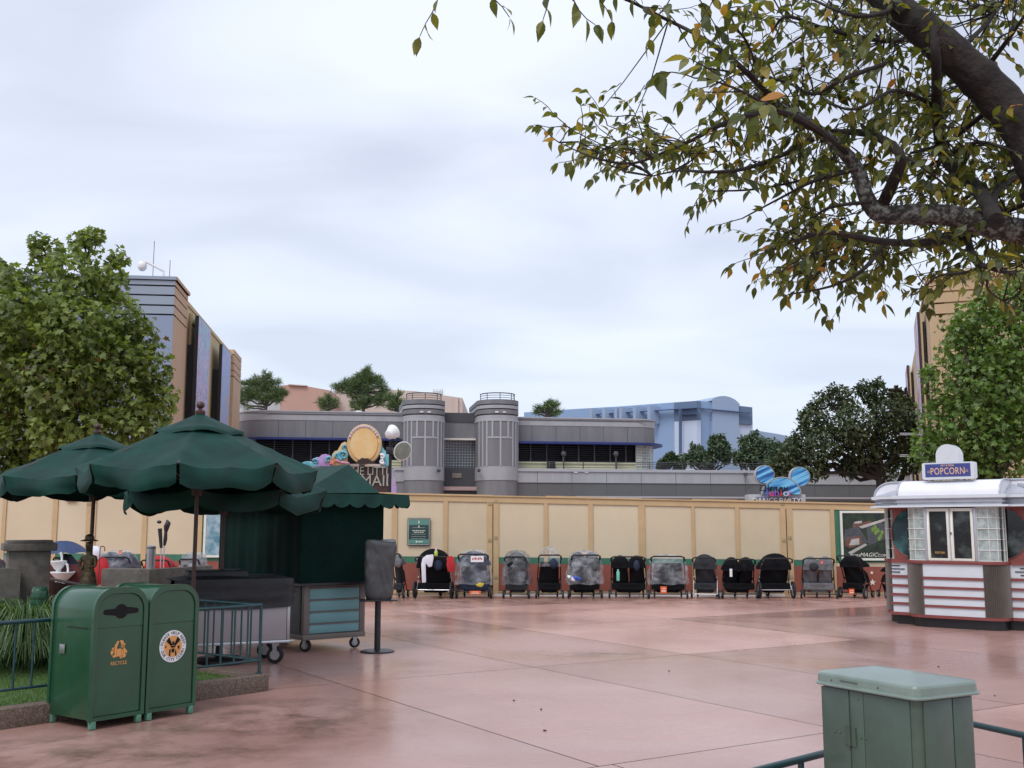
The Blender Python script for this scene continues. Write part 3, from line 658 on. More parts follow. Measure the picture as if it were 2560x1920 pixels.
# cream banded dado behind the terrace railing
for (xa, xb) in ((1283, 1604), (968, 1003)):
    a, b = gs(xa, 1160, .5)[0], gs(xb, 1160, .5)[0]; z0, z1 = zt(1175, .5), zt(1153.5, .5); k = 3
    for j in range(k):
        h0 = z0 + (z1 - z0) * j / k; MB().box(a, b, -.5, .5, h0 + .03, h0 + (z1 - z0) / k).build('cream_band', M['cb'], t)
# glass-block rounded corner
a, b = gs(1603, 1120, .6)[0], gs(1651, 1120, .6)[0]; z0, z1 = zt(1176, .6), zt(1110, .6); rr = 1.35
pl = [(a, -.5)] + arc(b - .08 - rr, -.5 + rr, rr, -90, 0, 10) + [(b - .08, 4), (a, 4)]
MB().prism(pl, z0, z1).build('glass_corner', M['gblock'], t, smooth=30)
m = MB(); nz = 9
path = [(a, -.5), (b - .08 - rr, -.5)] + arc(b - .08 - rr, -.5 + rr, rr, -90, 0, 8) + [(b - .08, 3)]
for i in range(nz + 1):
    z_ = z0 + (z1 - z0) * i / nz; m.tube([(x, y, z_) for x, y in path], .022, 4)
for x, y in [(a, -.5), (a + (b - .08 - rr - a) * .33, -.5), (a + (b - .08 - rr - a) * .66, -.5), (b - .08 - rr, -.5)] + arc(b - .08 - rr, -.5 + rr, rr, -90, 0, 6)[1:]:
    m.tube([(x, y, z0), (x, y, z1)], .022, 4)
m.build('block_grid', M['grout'], t)
# lower storey wall with terrace on top
dl = 1.4
a = gs(1270, 1200, dl)[0]; b = gs(2330, 1200, dl)[0]; zt1, zt2 = zt(1171, dl), zt(1206, dl)
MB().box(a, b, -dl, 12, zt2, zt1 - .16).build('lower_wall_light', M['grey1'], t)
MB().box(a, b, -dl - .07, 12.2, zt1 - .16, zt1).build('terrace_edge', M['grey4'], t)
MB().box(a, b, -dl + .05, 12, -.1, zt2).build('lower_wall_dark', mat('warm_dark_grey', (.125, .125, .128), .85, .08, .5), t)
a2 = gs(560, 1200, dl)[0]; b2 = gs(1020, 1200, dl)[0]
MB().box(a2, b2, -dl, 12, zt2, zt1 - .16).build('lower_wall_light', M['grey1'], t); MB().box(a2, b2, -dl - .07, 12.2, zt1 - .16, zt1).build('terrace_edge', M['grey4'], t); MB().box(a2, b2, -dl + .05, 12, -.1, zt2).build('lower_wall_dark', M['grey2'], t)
# entrance canopy edge above the fence
ca_, cb_ = gs(1440, 1242, 3)[0], gs(2290, 1242, 3)[0]
MB().box(ca_, cb_, -3.2, -dl - .08, zt(1244, 3), zt(1239.5, 3)).build('entrance_canopy', M['grey4'], t)
# little wall lights
for x in (1439, 1466): p = gs(x, 1180, dl); MB().box(p[0] - .1, p[0] + .1, -dl - .06, -dl - .002, p[1] - .05, p[1] + .05).build('wall_light', M['white'], t, bevel=.01)
p = gs(1862, 1189, dl); m = MB(); m.box(p[0] - .05, p[0] + .05, -dl - .3, -dl - .002, p[1], p[1] + .06); m.box(p[0] - .16, p[0] + .02, -dl - .42, -dl - .22, p[1] - .02, p[1] + .14); m.build('security_camera', M['grey3'], t)
# terrace railing
m = MB(); zr = zt(1154.5, 1.1, 1400); zb_ = zt1
ra_, rb_ = gs(1288, 1160, 1.1)[0], gs(2330, 1160, 1.1)[0]
rail = MB()
for k in range(4): rail.tube([(ra_, -1.15, zb_ + (zr - zb_) * (k + 1) / 4), (rb_, -1.15, zb_ + (zr - zb_) * (k + 1) / 4)], .022 if k == 3 else .013, 6)
rail.build('terrace_railing', M['grey3'], t)
n = 13
for i in range(n + 1): x = ra_ + (rb_ - ra_) * i / n; MB().tube([(x, -1.15, zb_), (x, -1.15, zr)], .03, 6).build('railing_post', M['grey3'], t)
for x in (1378, 1658): p = gs(x, 1163, .8); w_ = .22 if x < 1500 else .22; MB().box(p[0] - .22, p[0] + .22, -.95, -.62, zb_, zr + (.02 if x < 1500 else .05)).build('planter_box', M['louvre'], t, bevel=.02)
for x in (1410, 1541):
    p = gs(x, 1142, 1.0); m = MB(); m.tube([(p[0], -.9, zb_), (p[0], -.9, p[1])], .04, 8); m.lathe([(.05, 0), (.14, .08), (.16, .2), (.10, .3), (.02, .33)], 10, (p[0], -.9, p[1])); m.build('terrace_lamp', M['grey3'], t, smooth=40)
for x in (890, 925): p = P(x, 1038, 64)
dm = MB(); p = gs(896, 1037, -3); dm.ell((p[0], 3, p[1] - .1), (.45, .45, .35)); p = gs(953, 1037, -3); dm.ell((p[0], 3, p[1] - .1), (.3, .3, .25)); dm.build('roof_vent', M['white'], t, smooth=60)
# twin towers
for tx in (1055, 1237):
    sc = gs(tx, 1100, 0)[0]; r_ = 1.16
    tw = bpy.data.objects.new('tower', None); C.objects.link(tw); tw.parent = t; tw.location = (sc, -1.0, 0)
    z = lambda y: zt(y, 1.9, tx)
    cy = 0
    def drum(nm, ya, yb_, mt, off=0):
        # rounded front, flat sides running back into the building
        pl = arc(0, 0, r_ + off, 180, 360, 26) + [(r_ + off, 3.5), (-r_ - off, 3.5)]
        MB().prism(pl, z(yb_), z(ya)).build(nm, mt, tw, smooth=25)
    drum('drum', 1166, 1300, M['grey3'] if False else M['grey2'], -.02); drum('base_band', 1166, 1200.5, M['grey1'], .01)
    drum('shaft', 1053, 1166, M['grey2'], 0); drum('lower_ring', 1047, 1053, M['grey4'], .03)
    yy = [1047, 1038, 1034.5, 1024, 1021, 1013, 1010, 999]; ml = ['grey1', 'grey3', 'grey2', 'grey3', 'grey1', 'grey3', 'grey2']
    for k in range(7): drum('ring', yy[k + 1], yy[k], M[ml[k]], (0, -.03, .02, -.03, .02, -.03, .02)[k])
    # vertical fluting of light bands
    for k, ang in enumerate((-158, -142, -128, -112, -90, -68, -52, -38, -22)):
        lo = 1166 if k in (0, 1, 2, 4, 6, 7, 8) else 1093
        ca, sa = math.cos(R(ang)), math.sin(R(ang)); w_ = .045
        m = MB(); m.M = Matrix.Rotation(R(ang + 90), 4, 'Z'); m.box(-w_, w_, -r_ - .03, -r_ + .05, z(lo) if lo > 1100 else z(1093), z(1053.2)); m.build('flute', M['grey4'], tw)
    pl = arc(0, 0, r_ + .022, 232, 308, 10) + arc(0, 0, r_ - .05, 308, 232, 10)
    MB().prism(pl, z(1096), z(1092)).build('cross_band', M['grey4'], tw)
    for ang in (-100, -80): m = MB(); m.M = Matrix.Rotation(R(ang + 90), 4, 'Z'); m.box(-.09, .09, -r_ - .05, -r_ + .03, z(1032.5), z(1029.5)); m.build('light_fitting', M['white'], tw)
    # roof rail
    zr0, zr1 = z(999), z(982); rr = r_ * .83
    rl = MB()
    for k in range(3): rl.tube([(a, b, zr0 + (zr1 - zr0) * (k + 1) / 3) for a, b in arc(0, 0, rr, 170, 370, 20)], .03 if k == 2 else .016, 6)
    rl.build('roof_rail', M['grey3'], tw)
    for ang in (180, 225, 270, 315, 360): MB().tube([(rr * math.cos(R(ang)), rr * math.sin(R(ang)), zr0), (rr * math.cos(R(ang)), rr * math.sin(R(ang)), zr1)], .022, 6).build('rail_post', M['grey3'], tw)
# recessed bay between the towers
a, b = gs(1100, 1100, .2)[0], gs(1192, 1100, .2)[0]; z = lambda y: zt(y, .2, 1146)
MB().box(a, b, -.2, 6, z(1055), z(1032)).build('bay_head', M['grey3'], t); MB().box(a, b, -.15, 6, z(1096), z(1055)).build('bay_wall', M['grey2'], t)
MB().box(a, b, -.5, -.05, z(1101), z(1096.5)).build('lintel', M['offwhite'], t)
MB().box(a, b, .0, 3, z(1170), z(1101)).build('block_window', M['gblockd'], t)
m = MB(); nx, nz = 13, 10
for i in range(nx + 1): x = a + (b - a) * i / nx; m.box(x - .012, x + .012, -.03, .01, z(1170), z(1101))
for i in range(nz + 1): zz_ = z(1170) + (z(1101) - z(1170)) * i / nz; m.box(a, b, -.035, .01, zz_ - .012, zz_ + .012)
m.build('block_grid', M['grey4'], t)
MB().box(a, b, -.25, 3, z(1216), z(1170)).build('bay_spandrel', M['grey3'], t)
MB().box(gs(1130, 1190, .3)[0], gs(1154, 1190, .3)[0], -.3, -.26, z(1195), z(1183)).build('plaque', mat('plaque', (.22, .20, .15), .6, .3, 5), t)
MB().box(a, b, -.9, 3, z(1227), z(1217.5)).build('doorway_fascia', mat('pink_fascia', (.42, .30, .28), .7, .2, 4), t)
MB().box(a, b, -.8, 3, -.1, z(1228)).build('doorway', M['louvre'], t)
for x, s_ in ((1097, 1), (1197, -1)): p = gs(x, 1176, 2.0); m = MB(); m.ell((p[0], -2.05, p[1]), (.1, .12, .1)); m.box(p[0] - .03, p[0] + .03, -2.0, -1.6, p[1] - .03, p[1] + .03); m.build('spotlight', M['grey3'], t)

# ------------------------------------------------------------------ far buildings
def simple_wall(t, nm, pts, Y, thick, mt):      # outline at depth Y with its own thickness
    w = [P(x, y, Y) for x, y in pts]; o = t.location
    MB().prism([(q.x - o[0], q.z) for q in w], Y - o[1], Y - o[1] + thick, 'y').build(nm, mt, t)
M['peachw'] = mat('peach_render', (.50, .305, .245), .85, .05, .3); M['creamw'] = mat('cream_render', (.58, .47, .41), .85, .05, .3); M['palew'] = mat('pale_render', (.50, .52, .54), .85, .05, .3)
Y = 112
t = thing('show_building', 'peach windowless building rising behind the pine trees', 'building', (P(770, 1300, Y).x, Y, 0))
simple_wall(t, 'wall', [(700, 1300), (700, 964), (722, 962), (764, 965), (825, 976), (825, 1300)], Y, 20, M['peachw'])
simple_wall(t, 'parapet', [(720, 962), (722, 960), (766, 963), (764, 965)], Y - .3, 20.6, M['creamw'])
simple_wall(t, 'side_block', [(600, 1300), (600, 950), (640, 953), (700, 975), (700, 1300)], Y + 4, 12, M['palew'])
Y = 118
t = thing('show_building', 'cream windowless building between the pine tree and the twin towers', 'building', (P(1060, 1300, Y).x, Y, 0))
simple_wall(t, 'wall', [(840, 1300), (840, 974), (975, 974), (1040, 978), (1156, 995), (1156, 1300)], Y, 20, M['creamw'])
simple_wall(t, 'upper_block', [(828, 1300), (828, 977), (839, 977), (839, 1300)], Y, 20, M['palew'])
MB().box(*[v for v in (P(1141, 994, Y).x - t.location[0] - .2, P(1141, 994, Y).x - t.location[0] + .2, -.3, 0)], 0, P(1141, 994, Y).z).build('downpipe', M['creamw'], t)
m = MB()
for x in (1084, 1092, 1100, 1106): p = P(x, 985, Y + 5); m.tube([(p.x - t.location[0], 5, p.z - 1), (p.x - t.location[0], 5, p.z + .6)], .06, 5)
p = P(1095, 978, Y + 5); m.box(p.x - t.location[0] - .6, p.x - t.location[0] + .6, 4.7, 5.3, p.z - .35, p.z); m.build('roof_equipment', M['palew'], t)
# blue building
M['b1'] = mat('blue_wall', (.27, .39, .58), .8, .04, .2); M['b2'] = mat('blue_dark_panel', (.13, .19, .29), .8, .04, .2); M['b3'] = mat('blue_pale_panel', (.54, .62, .76), .8, .04, .2); M['b4'] = mat('blue_mid', (.31, .40, .54), .8, .04, .2); M['b5'] = mat('blue_line', (.10, .15, .27), .8)
Y = 125
t = thing('blue_building', 'big pale blue building with dark blue panels and an arched roof end', 'building', (P(1742, 1300, Y).x, Y, 0))
ang = math.radians(-26)
cx0 = P(1742, 1300, Y).x
def wpoly(nm, pts, th, mt, proud=0.0, thick=.6):     # outline on a wall through the front corner running at angle th
    px_, py_ = cx0 + math.sin(th) * proud, Y - math.cos(th) * proud
    w = [sz(x, y, px_, py_, th) for x, y in pts]
    m = MB(); m.M = Matrix.Rotation(th, 4, 'Z'); m.prism([(a, b) for a, b in w], -proud, -proud + thick, 'y'); m.build(nm, mt, t)
TL, TR = R(-62), R(24)
wpoly('long_wall', [(1310, 1300), (1310, 1031), (1410, 1024), (1550, 1016), (1683, 1006), (1742, 1002), (1742, 1300)], TL, M['b1'], 0, 6)
wpoly('corner_panel', [(1685, 1053), (1685, 1006.5), (1742, 1002), (1742, 1050)], TL, M['b2'], .3)
wpoly('pale_panel', [(1688, 1300), (1686, 1054), (1742, 1050.5), (1742, 1300)], TL, M['b3'], .3)
wpoly('string_line', [(1470, 1037), (1470, 1036), (1740, 1018.4), (1740, 1020)], TL, M['b5'], .9)
wpoly('joint_line', [(1690, 1037), (1690, 1036.5), (1740, 1034.6), (1740, 1035)], TL, M['b5'], .9)
wpoly('drain_pipe', [(1697, 1150), (1697, 1022), (1698.4, 1022), (1698.4, 1150)], TL, M['b5'], 1.2, .4)
for x in (1476, 1509, 1539, 1551, 1586, 1622): wpoly('pilaster', [(x - 3.5, 1058), (x - 3.5, 1022 - (x - 1476) * .05), (x + 3.5, 1021.5 - (x - 1476) * .05), (x + 3.5, 1058)], TL, M['b4'], 1.5, 1.6)
wpoly('end_wall', [(1742, 1300), (1742, 1002), (1781, 1006), (1781, 1300)], TR, M['b3'], 0, 8)
wpoly('corner_panel', [(1742.5, 1050), (1742.5, 1002.5), (1780.5, 1006.5), (1780.5, 1052.5)], TR, M['b2'], .3)
wpoly('arched_wall', [(1781, 1300), (1781, 1002), (1776, 1002), (1784, 996), (1794, 991.5), (1804, 990), (1814, 990), (1826, 993), (1838, 999), (1846, 1006), (1851, 1013), (1847, 1014), (1849, 1300)], TR, M['b4'], .6, 8)
wpoly('end_wall', [(1849, 1300), (1847, 1014), (1881, 1018), (1885, 1300)], TR, M['b3'], 0, 8)
wpoly('corner_panel', [(1847.5, 1059), (1846.5, 1014.5), (1880.5, 1018.5), (1881.5, 1062)], TR, M['b2'], .3)
wpoly('string_line', [(1742, 1020.3), (1742, 1018.8), (1880, 1031.5), (1880, 1033)], TR, M['b5'], .9, .4)
wpoly('low_wing', [(1884, 1300), (1884, 1075), (1945, 1085), (1985, 1094), (1985, 1300)], TR, M['b4'], -2, 8)

# left building with banners
M['lb1'] = mat('blue_grey_render', (.29, .345, .41), .8, .06, .4, bump=.05, bscale=6); M['lb2'] = mat('blue_render_low', (.25, .30, .41), .8, .06, .4); M['lbt'] = mat('tan_render', (.50, .345, .225), .8, .06, .4, bump=.05, bscale=6); M['lbc'] = mat('yellow_render', (.56, .44, .25), .8, .06, .4)
TB = R(90 + 7.2); bx, by = P(438, 694, 38).x, 38.0; TF = R(7.2)
t = thing('banner_building', 'tall blue grey and tan building with two tall pictorial banners at the left', 'building', (bx, by, 0))
def lf(x, y, th, d=0.0):     # d metres proud of the wall
    return sz(x, y, bx - d * math.sin(-th + math.pi) * 0 + (d * math.cos(th - math.pi / 2) if th > 1 else d * math.sin(th)), by + (d * math.sin(th - math.pi / 2) if th > 1 else -d * math.cos(th)), th)
zc = lambda y: lf(438, y, TB)[1]
# heights at the corner
ztop, zl = zc(692), [zc(y) for y in (716, 741, 767, 791)]
sp1 = lf(470, 740, TB)[0]
m = MB(); fr = Matrix.Rotation(TF, 4, 'Z'); sd_ = Matrix.Rotation(TB, 4, 'Z')
def B(nm, Mx, x0, x1, y0, y1, z0, z1, mt, **k):
    m = MB(); m.M = Mx; m.box(x0, x1, y0, y1, z0, z1); return m.build(nm, mt, t, **k)
zs = [0] + zl[::-1] + [ztop - .12]
for i in range(5):
    z0, z1 = zs[i] + (.03 if i else 0), zs[i + 1] - (.03)
    B('front_course', fr, -9, -.0, 0, .5, z0, z1, M['lb1'] if i else M['lb2'])
    B('side_course', sd_, 0.01, sp1, -.006, .5, z0, z1, M['lbt'])
B('front_core', fr, -8.95, -.06, .06, sp1 - .1, 0, ztop - .15, M['grey3'])
B('side_core', sd_, .06, sp1 - .03, .03, 5, 0, ztop - .15, M['black'])
B('coping', fr, -9.1, .06, -.06, sp1, ztop - .12, ztop, M['lb1']); B('coping', sd_, .0, sp1 + .05, -.08, .4, ztop - .12, ztop - .002, M['lbt'])
B('taller_block', fr, -16, -8.9, -.5, 8, 0, lf(40, 655, TF)[1], M['lb1'])
# recessed side wall
dr = -.05
se = lf(597, 960, TB, 0)[0]; sm = lf(581, 880, TB)[0]
zw = lf(478, 775, TB, dr)[1]
B('side_wall', sd_, sp1, sm, .05, 5, 0, zw, M['lbc']); B('wall_coping', sd_, sp1, sm, .0, .5, zw, zw + .15, M['lbc'])
zp = lf(583, 875, TB)[1]
for i, (ya, yb_) in enumerate(((876, 890), (890.5, 912), (912.5, 930), (930.5, 945), (946, 1300))):
    z1, z0 = lf(583, ya, TB)[1] , max(0, lf(583, yb_, TB)[1])
    B('end_pier', sd_, sm, se, -.1, 5, z0 + .04, z1 - .0, M['lbt'])
B('end_pier_core', sd_, sm + .05, se - .05, -.04, 4.9, 0, zp - .3, M['grey3'])
# down pipe with hopper
s_ = lf(474, 820, TB)[0]; hz_ = lf(474, 808, TB)[1]
B('hopper', sd_, s_ + .1, s_ + .9, -.12, .045, hz_, hz_ + .45, M['lbc'], bevel=.05); B('pilaster', sd_, s_ + .1, s_ + .8, -.06, .045, 0, hz_, M['lbc']); 
m = MB(); m.M = sd_; m.tube([(s_ + .05, -.04, 0), (s_ + .05, -.04, hz_)], .05, 8); m.build('downpipe', M['lbt'], t)
# banners
def bannermat(nm, cols, sc, seed):
    m = bpy.data.materials.new(nm); m.use_nodes = True; q = m.node_tree; b = q.nodes['Principled BSDF']; L = q.links.new
    co = q.nodes.new('ShaderNodeTexCoord'); mp = q.nodes.new('ShaderNodeMapping'); mp.inputs['Location'].default_value = (seed, seed, seed); mp.inputs['Scale'].default_value = (1, 1, .55); L(co.outputs['Object'], mp.inputs[0])
    n = q.nodes.new('ShaderNodeTexNoise'); n.inputs['Scale'].default_value = sc; n.inputs['Detail'].default_value = 4; n.inputs['Distortion'].default_value = 1.0; L(mp.outputs[0], n.inputs['Vector'])
    sp = q.nodes.new('ShaderNodeSeparateXYZ'); L(co.outputs['Object'], sp.inputs[0])
    mr = q.nodes.new('ShaderNodeMapRange'); mr.inputs[1].default_value = 2; mr.inputs[2].default_value = 10; L(sp.outputs[2], mr.inputs[0])
    ad = q.nodes.new('ShaderNodeMath'); ad.operation = 'MULTIPLY_ADD'; ad.inputs[1].default_value = .62; L(mr.outputs[0], ad.inputs[0]); 
    m2 = q.nodes.new('ShaderNodeMath'); m2.operation = 'MULTIPLY'; m2.operation = 'MULTIPLY_ADD'; m2.inputs[1].default_value = 1.5; m2.inputs[2].default_value = -.5; L(n.outputs[0], m2.inputs[0]); L(m2.outputs[0], ad.inputs[2])
    r = q.nodes.new('ShaderNodeValToRGB'); L(ad.outputs[0], r.inputs[0]); el = r.color_ramp.elements
    for i, (p_, c) in enumerate(cols):
        e_ = el[i] if i < 2 else el.new(p_); e_.position = p_; e_.color = (*c, 1)
    L(r.outputs[0], b.inputs['Base Color']); b.inputs['Roughness'].default_value = .5
    return m
BM1 = bannermat('banner_print_violet', [(.15, (.65, .48, .16)), (1, (.28, .60, .60)), (.32, (.10, .16, .34)), (.45, (.70, .42, .48)), (.55, (.14, .22, .46)), (.68, (.62, .50, .62)), (.8, (.26, .28, .58))], 3.0, 3)
BM2 = bannermat('banner_print_blue', [(.2, (.16, .42, .55)), (1, (.36, .42, .70)), (.36, (.52, .50, .18)), (.46, (.62, .20, .26)), (.6, (.25, .45, .68)), (.75, (.28, .34, .6))], 3.0, 9)
for (xl, yl, xr, bmt, kx) in ((498, 789, 527, BM1, 0), (557, 860, 577, BM2, 1)):
    dpr = .42
    sL = lf(xl, yl, TB, dpr)[0]; sR = lf(xr, yl + 40, TB, dpr)[0]; zT = lf(xl, yl, TB, dpr)[1]
    bn = bpy.data.objects.new('banner', None); C.objects.link(bn); bn.parent = t
    m = MB(); m.M = sd_; m.box(sL + .0, sR, -dpr + .012, -dpr + .15, 1.6, zT); m.build('banner_box', M['black'], bn)
    m = MB(); m.M = sd_; m.box(sL + .03, sR - .03, -dpr, -dpr + .010, 1.65, zT - .03); m.build('banner_print', bmt, bn)
    m = MB(); m.M = sd_; m.box(sL + .4, sR - .2, -dpr + .16, .04, 1.6, zT - 1.1); m.build('banner_frame', M['louvre'], bn)
# roof camera and rods
m = MB(); q0 = lf(406, 690, TF); q1 = lf(352, 675, TF); m.M = fr
m.tube([(q0[0], .2, ztop), (q0[0], .2, ztop + .25), (q1[0], .2, ztop + .65)], .045, 8); m.ell((q1[0], .2, ztop + .42), (.17, .17, .2)); m.build('roof_camera', M['white'], t, smooth=40)
m = MB(); m.M = fr
for x in (378, 420): a = lf(x, 680, TF)[0]; m.tube([(a, .3, ztop - .1), (a, .3, ztop + (1.4 if x == 378 else .7))], .012, 5)
m.build('lightning_rod', M['grey3'], t)

# right building
TRB = R(90 - 19.1); bx2, by2 = P(2318, 700, 36).x, 36.0; TFB = R(-19.1)
M['rb'] = mat('warm_tan_render', (.47, .34, .20), .8, .06, .4, bump=.05, bscale=6)
M['bwood'] = mat('banner_edge', (.03, .015, .03), .5); M['palebanner'] = mat('pale_banner', (.60, .55, .60), .5, .2, .8, col2=(.35, .18, .32))
t = thing('tan_building', 'tall tan building with pale wall banners half hidden behind the right tree', 'building', (bx2, by2, 0))
fr2 = Matrix.Rotation(TFB, 4, 'Z'); sd2 = Matrix.Rotation(TRB, 4, 'Z')
def z2(y): return sz(2318, y, bx2, by2, TFB)[1]
def B2(nm, Mx, x0, x1, y0, y1, z0, z1, mt, **k):
    m = MB(); m.M = Mx; m.box(x0, x1, y0, y1, z0, z1); return m.build(nm, mt, t, **k)
zt2 = z2(700); zs = [0, z2(788), z2(760), z2(732), zt2]
for i in range(4):
    B2('front_course', fr2, 0, 12, 0, .5, zs[i] + (.03 if i else 0), zs[i + 1] - .03, M['rb'])
B2('front_core', fr2, .52, 11.9, .1, 8, 0, zt2 - .1, M['lbc'])
B2('coping', fr2, -.05, 12.1, -.08, 8, zt2 - .03, zt2 + .1, M['rb'])
B2('upper_block', fr2, 1.3, 12, .6, 8, zt2 + .1, zt2 + .45, M['rb'])
B2('side_wall', sd2, .5, 29, -.5, .0, 0, zt2 - .1, mat('pale_tan', (.55, .42, .27), .8))
for (xx, yy, L_) in ((2292, 780, 3.1), (2267, 913, 3.1)):
    d = .30; ox2, oy2 = bx2 - d * math.sin(TRB), by2 + d * math.cos(TRB)
    s_, zz_ = sz(xx, yy, ox2, oy2, TRB)
    B2('banner_box', sd2, s_, s_ + L_, d - .09, d, 1.8, zz_, M['bwood'])
    B2('banner_print', sd2, s_ - .0, s_ + L_, d + .002, d + .02, 1.8, zz_ - .02, M['palebanner'])
    B2('banner_backing', sd2, s_ + .04, s_ + L_, d - .17, d - .093, 1.8, zz_ - .02, M['lbc'])
    B2('banner_frame', sd2, s_ + .15, s_ + L_, .03, d - .173, 1.8, zz_ - .35, M['louvre'])
# pole with twin arms beside the right tree
t = thing('light_pole', 'slim grey pole with paired horizontal arms in front of the oak', 'lamp post', (P(2318, 1200, 40).x, 40, 0))
MB().tube([(0, 0, 0), (0, 0, P(2318, 1080, 40).z)], .07, 8).build('pole', M['steel'], t)
for yy in (1087, 1141):
    for dz in (0, .055):
        p = P(2250, yy, 40); MB().tube([(p.x - t.location[0], 0, p.z + dz), (0, 0, p.z + dz)], .018, 6).build('arm', M['palew'], t)
# ------------------------------------------------------------------ left terrace: pillar, walls, fountain, statue
def block(name, label, cat, pts, z0, z1, mt, cap=None):
    t = thing(name, label, cat, (*pts[0], 0)); o_ = Vector(pts[0])
    MB().prism([(p[0] - o_.x, p[1] - o_.y) for p in pts], z0, z1).build('wall', mt, t, bevel=.01)
    return t
px0, py0 = P(48, 1400, 14.6).x, 14.6
t = thing('pillar', 'square rough concrete pillar with a stepped cap at the left', 'pillar', (px0 + .12, py0, 0), R(28))
m = MB(); m.box(-.26, .26, -.3, .26, 0, 1.37); m.build('shaft', M['conclight'], t, bevel=.015)
m = MB(); m.box(-.33, .33, -.37, .33, 1.37, 1.47); m.build('cap', M['conclight'], t, bevel=.012)
m = MB(); m.box(-.28, .28, -.32, .28, 1.47, 1.51); m.build('cap_top', M['conclight'], t, bevel=.01)
wx = P(54, 1417, 14).x
t = block('low_wall', 'grey concrete wall at the left edge in front of the pillar', 'wall', [(wx, 14.0), (wx - 4, 12.5), (wx - 4.2, 12.8), (wx - .2, 14.3)], 0, 1.15, M['concrete'])
a, b = P(254, 1420, 17.2), P(374, 1425, 17.0); c_ = P(520, 1435, 18.6)
t = block('low_wall', 'dark concrete parapet wall behind the two bins', 'wall', [(a.x, 17.2), (b.x, 17.0), (c_.x, 18.6), (c_.x, 18.9), (b.x, 17.35), (a.x, 17.5)], 0, 1.02, M['concrete'])
# dark picket fence
a, b = P(108, 1446, 15.6), P(262, 1470, 14.6); va, vb = Vector((a.x, a.y)), Vector((b.x, b.y)); zt_ = .93
t = thing('picket_fence', 'dark slatted fence between the pillar and the green bins', 'fence', (0, 0, 0)); n = 16
MB().tube([(va.x, va.y, zt_ + .03), (vb.x, vb.y, zt_ - .08)], .02, 6).build('top_rail', M['wood'], t)
for i in range(n):
    p = va.lerp(vb, (i + .5) / n); h_ = zt_ - .12 * i / n; MB().box(p.x - .03, p.x + .03, p.y - .012, p.y + .012, 0, h_).build('slat', M['wood'], t)
# ribbed green can
p = P(100, 1480, 12.6)
prof = [(.095, 0)]
for k in range(14): z_ = .05 + k * .063; prof += [(.106, z_), (.106, z_ + .03), (.095, z_ + .034), (.095, z_ + .06)]
t = thing('ribbed_bollard', 'green ribbed cylindrical bollard beside the pillar above the grass clump', 'bollard', (p.x, 12.6, 0))
MB().lathe(prof + [(.09, .96), (.085, .97)], 20).build('ribbed_body', M['bing'], t, smooth=30)
MB().lathe([(.085, .972), (.08, .995), (.02, 1.0)], 20).build('lid', M['bing'], t, smooth=30)
# drinking fountain
t = thing('drinking_fountain', 'white drinking fountain with a high and a low basin behind the pillar', 'drinking fountain', (P(146, 1400, 17.0).x, 17.0, 0))
ba = P(146, 1404, 17.0).z
M['mar'] = mat('maroon_panel', (.10, .018, .018), .5, .2)
for nm, x, z_, r_ in (('basin', .0, ba, .12), ('basin', P(157, 1431, 17.0).x - t.location[0], P(157, 1431, 17.0).z, .175)):
    b_ = MB().lathe([(.02, -.14), (r_ * .5, -.11), (r_, -.015), (r_ * 1.06, 0), (r_ * 1.04, .012), (r_ * .8, .0)], 18, (x, 0, z_)).build(nm, M['white'], t, smooth=40)
    MB().tube([(x + r_ * .45, 0, z_), (x + r_ * .45, 0, z_ + .06), (x + r_ * .35, 0, z_ + .12), (x + r_ * .2, 0, z_ + .14)], [.018, .018, .02, .022], 8).build('spout', M['white'], b_, smooth=50)
    MB().tube([(x, .02, 0 if r_ > .15 else .0), (x, .02, z_ - .1)], .04, 8).build('leg', M['white'], t, smooth=50)
MB().box(-.25, .35, .13, .17, .0, ba - .05).build('back_panel', M['mar'], t)
# bronze figure in a wide hat
M['bronze'] = mat('weathered_bronze', (.05, .032, .018), .5, .5, 14, metal=.3, col2=(.20, .15, .06), mixlo=.42, mixhi=.7)
p = P(219, 1462, 14.2)
t = thing('statue', 'weathered bronze statue of a figure in a brimmed hat before the parapet', 'statue', (p.x, 14.2, 0), R(-15))
def skin(name, nodes, edges, mt, parent, sub=2):
    me = bpy.data.meshes.new(name); me.from_pydata([n[0] for n in nodes], edges, []); o = bpy.data.objects.new(name, me); C.objects.link(o); me.materials.append(mt)
    sm = o.modifiers.new('s', 'SKIN'); sm.use_smooth_shade = True
    for i, n in enumerate(nodes): me.skin_vertices[0].data[i].radius = n[1] if isinstance(n[1], tuple) else (n[1], n[1])
    me.skin_vertices[0].data[0].use_root = True
    s2 = o.modifiers.new('u', 'SUBSURF'); s2.levels = sub; s2.render_levels = sub
    if parent: o.parent = parent
    return o
zz0 = .80
N_ = [((0, 0, zz0 + .32), (.075, .055)), ((0, 0, zz0 + .45), (.085, .06)), ((0, 0, zz0 + .56), (.035, .035)), ((0, -.01, zz0 + .64), (.05, .055)), ((0, -.01, zz0 + .70), (.045, .05)),
      ((-.10, 0, zz0 + .50), .028), ((-.13, -.02, zz0 + .38), .024), ((-.03, -.09, zz0 + .34), .02), ((.10, 0, zz0 + .50), .028), ((.13, -.03, zz0 + .38), .024), ((.06, -.10, zz0 + .36), .02),
      ((-.045, 0, zz0 + .26), .045), ((-.05, -.01, zz0 + .10), .036), ((-.05, 0, zz0 - .08), .032), ((.045, 0, zz0 + .26), .045), ((.05, -.01, zz0 + .10), .036), ((.055, 0, zz0 - .08), .032), ((-.055, -.06, zz0 - .10), .025), ((.06, -.06, zz0 - .10), .025)]
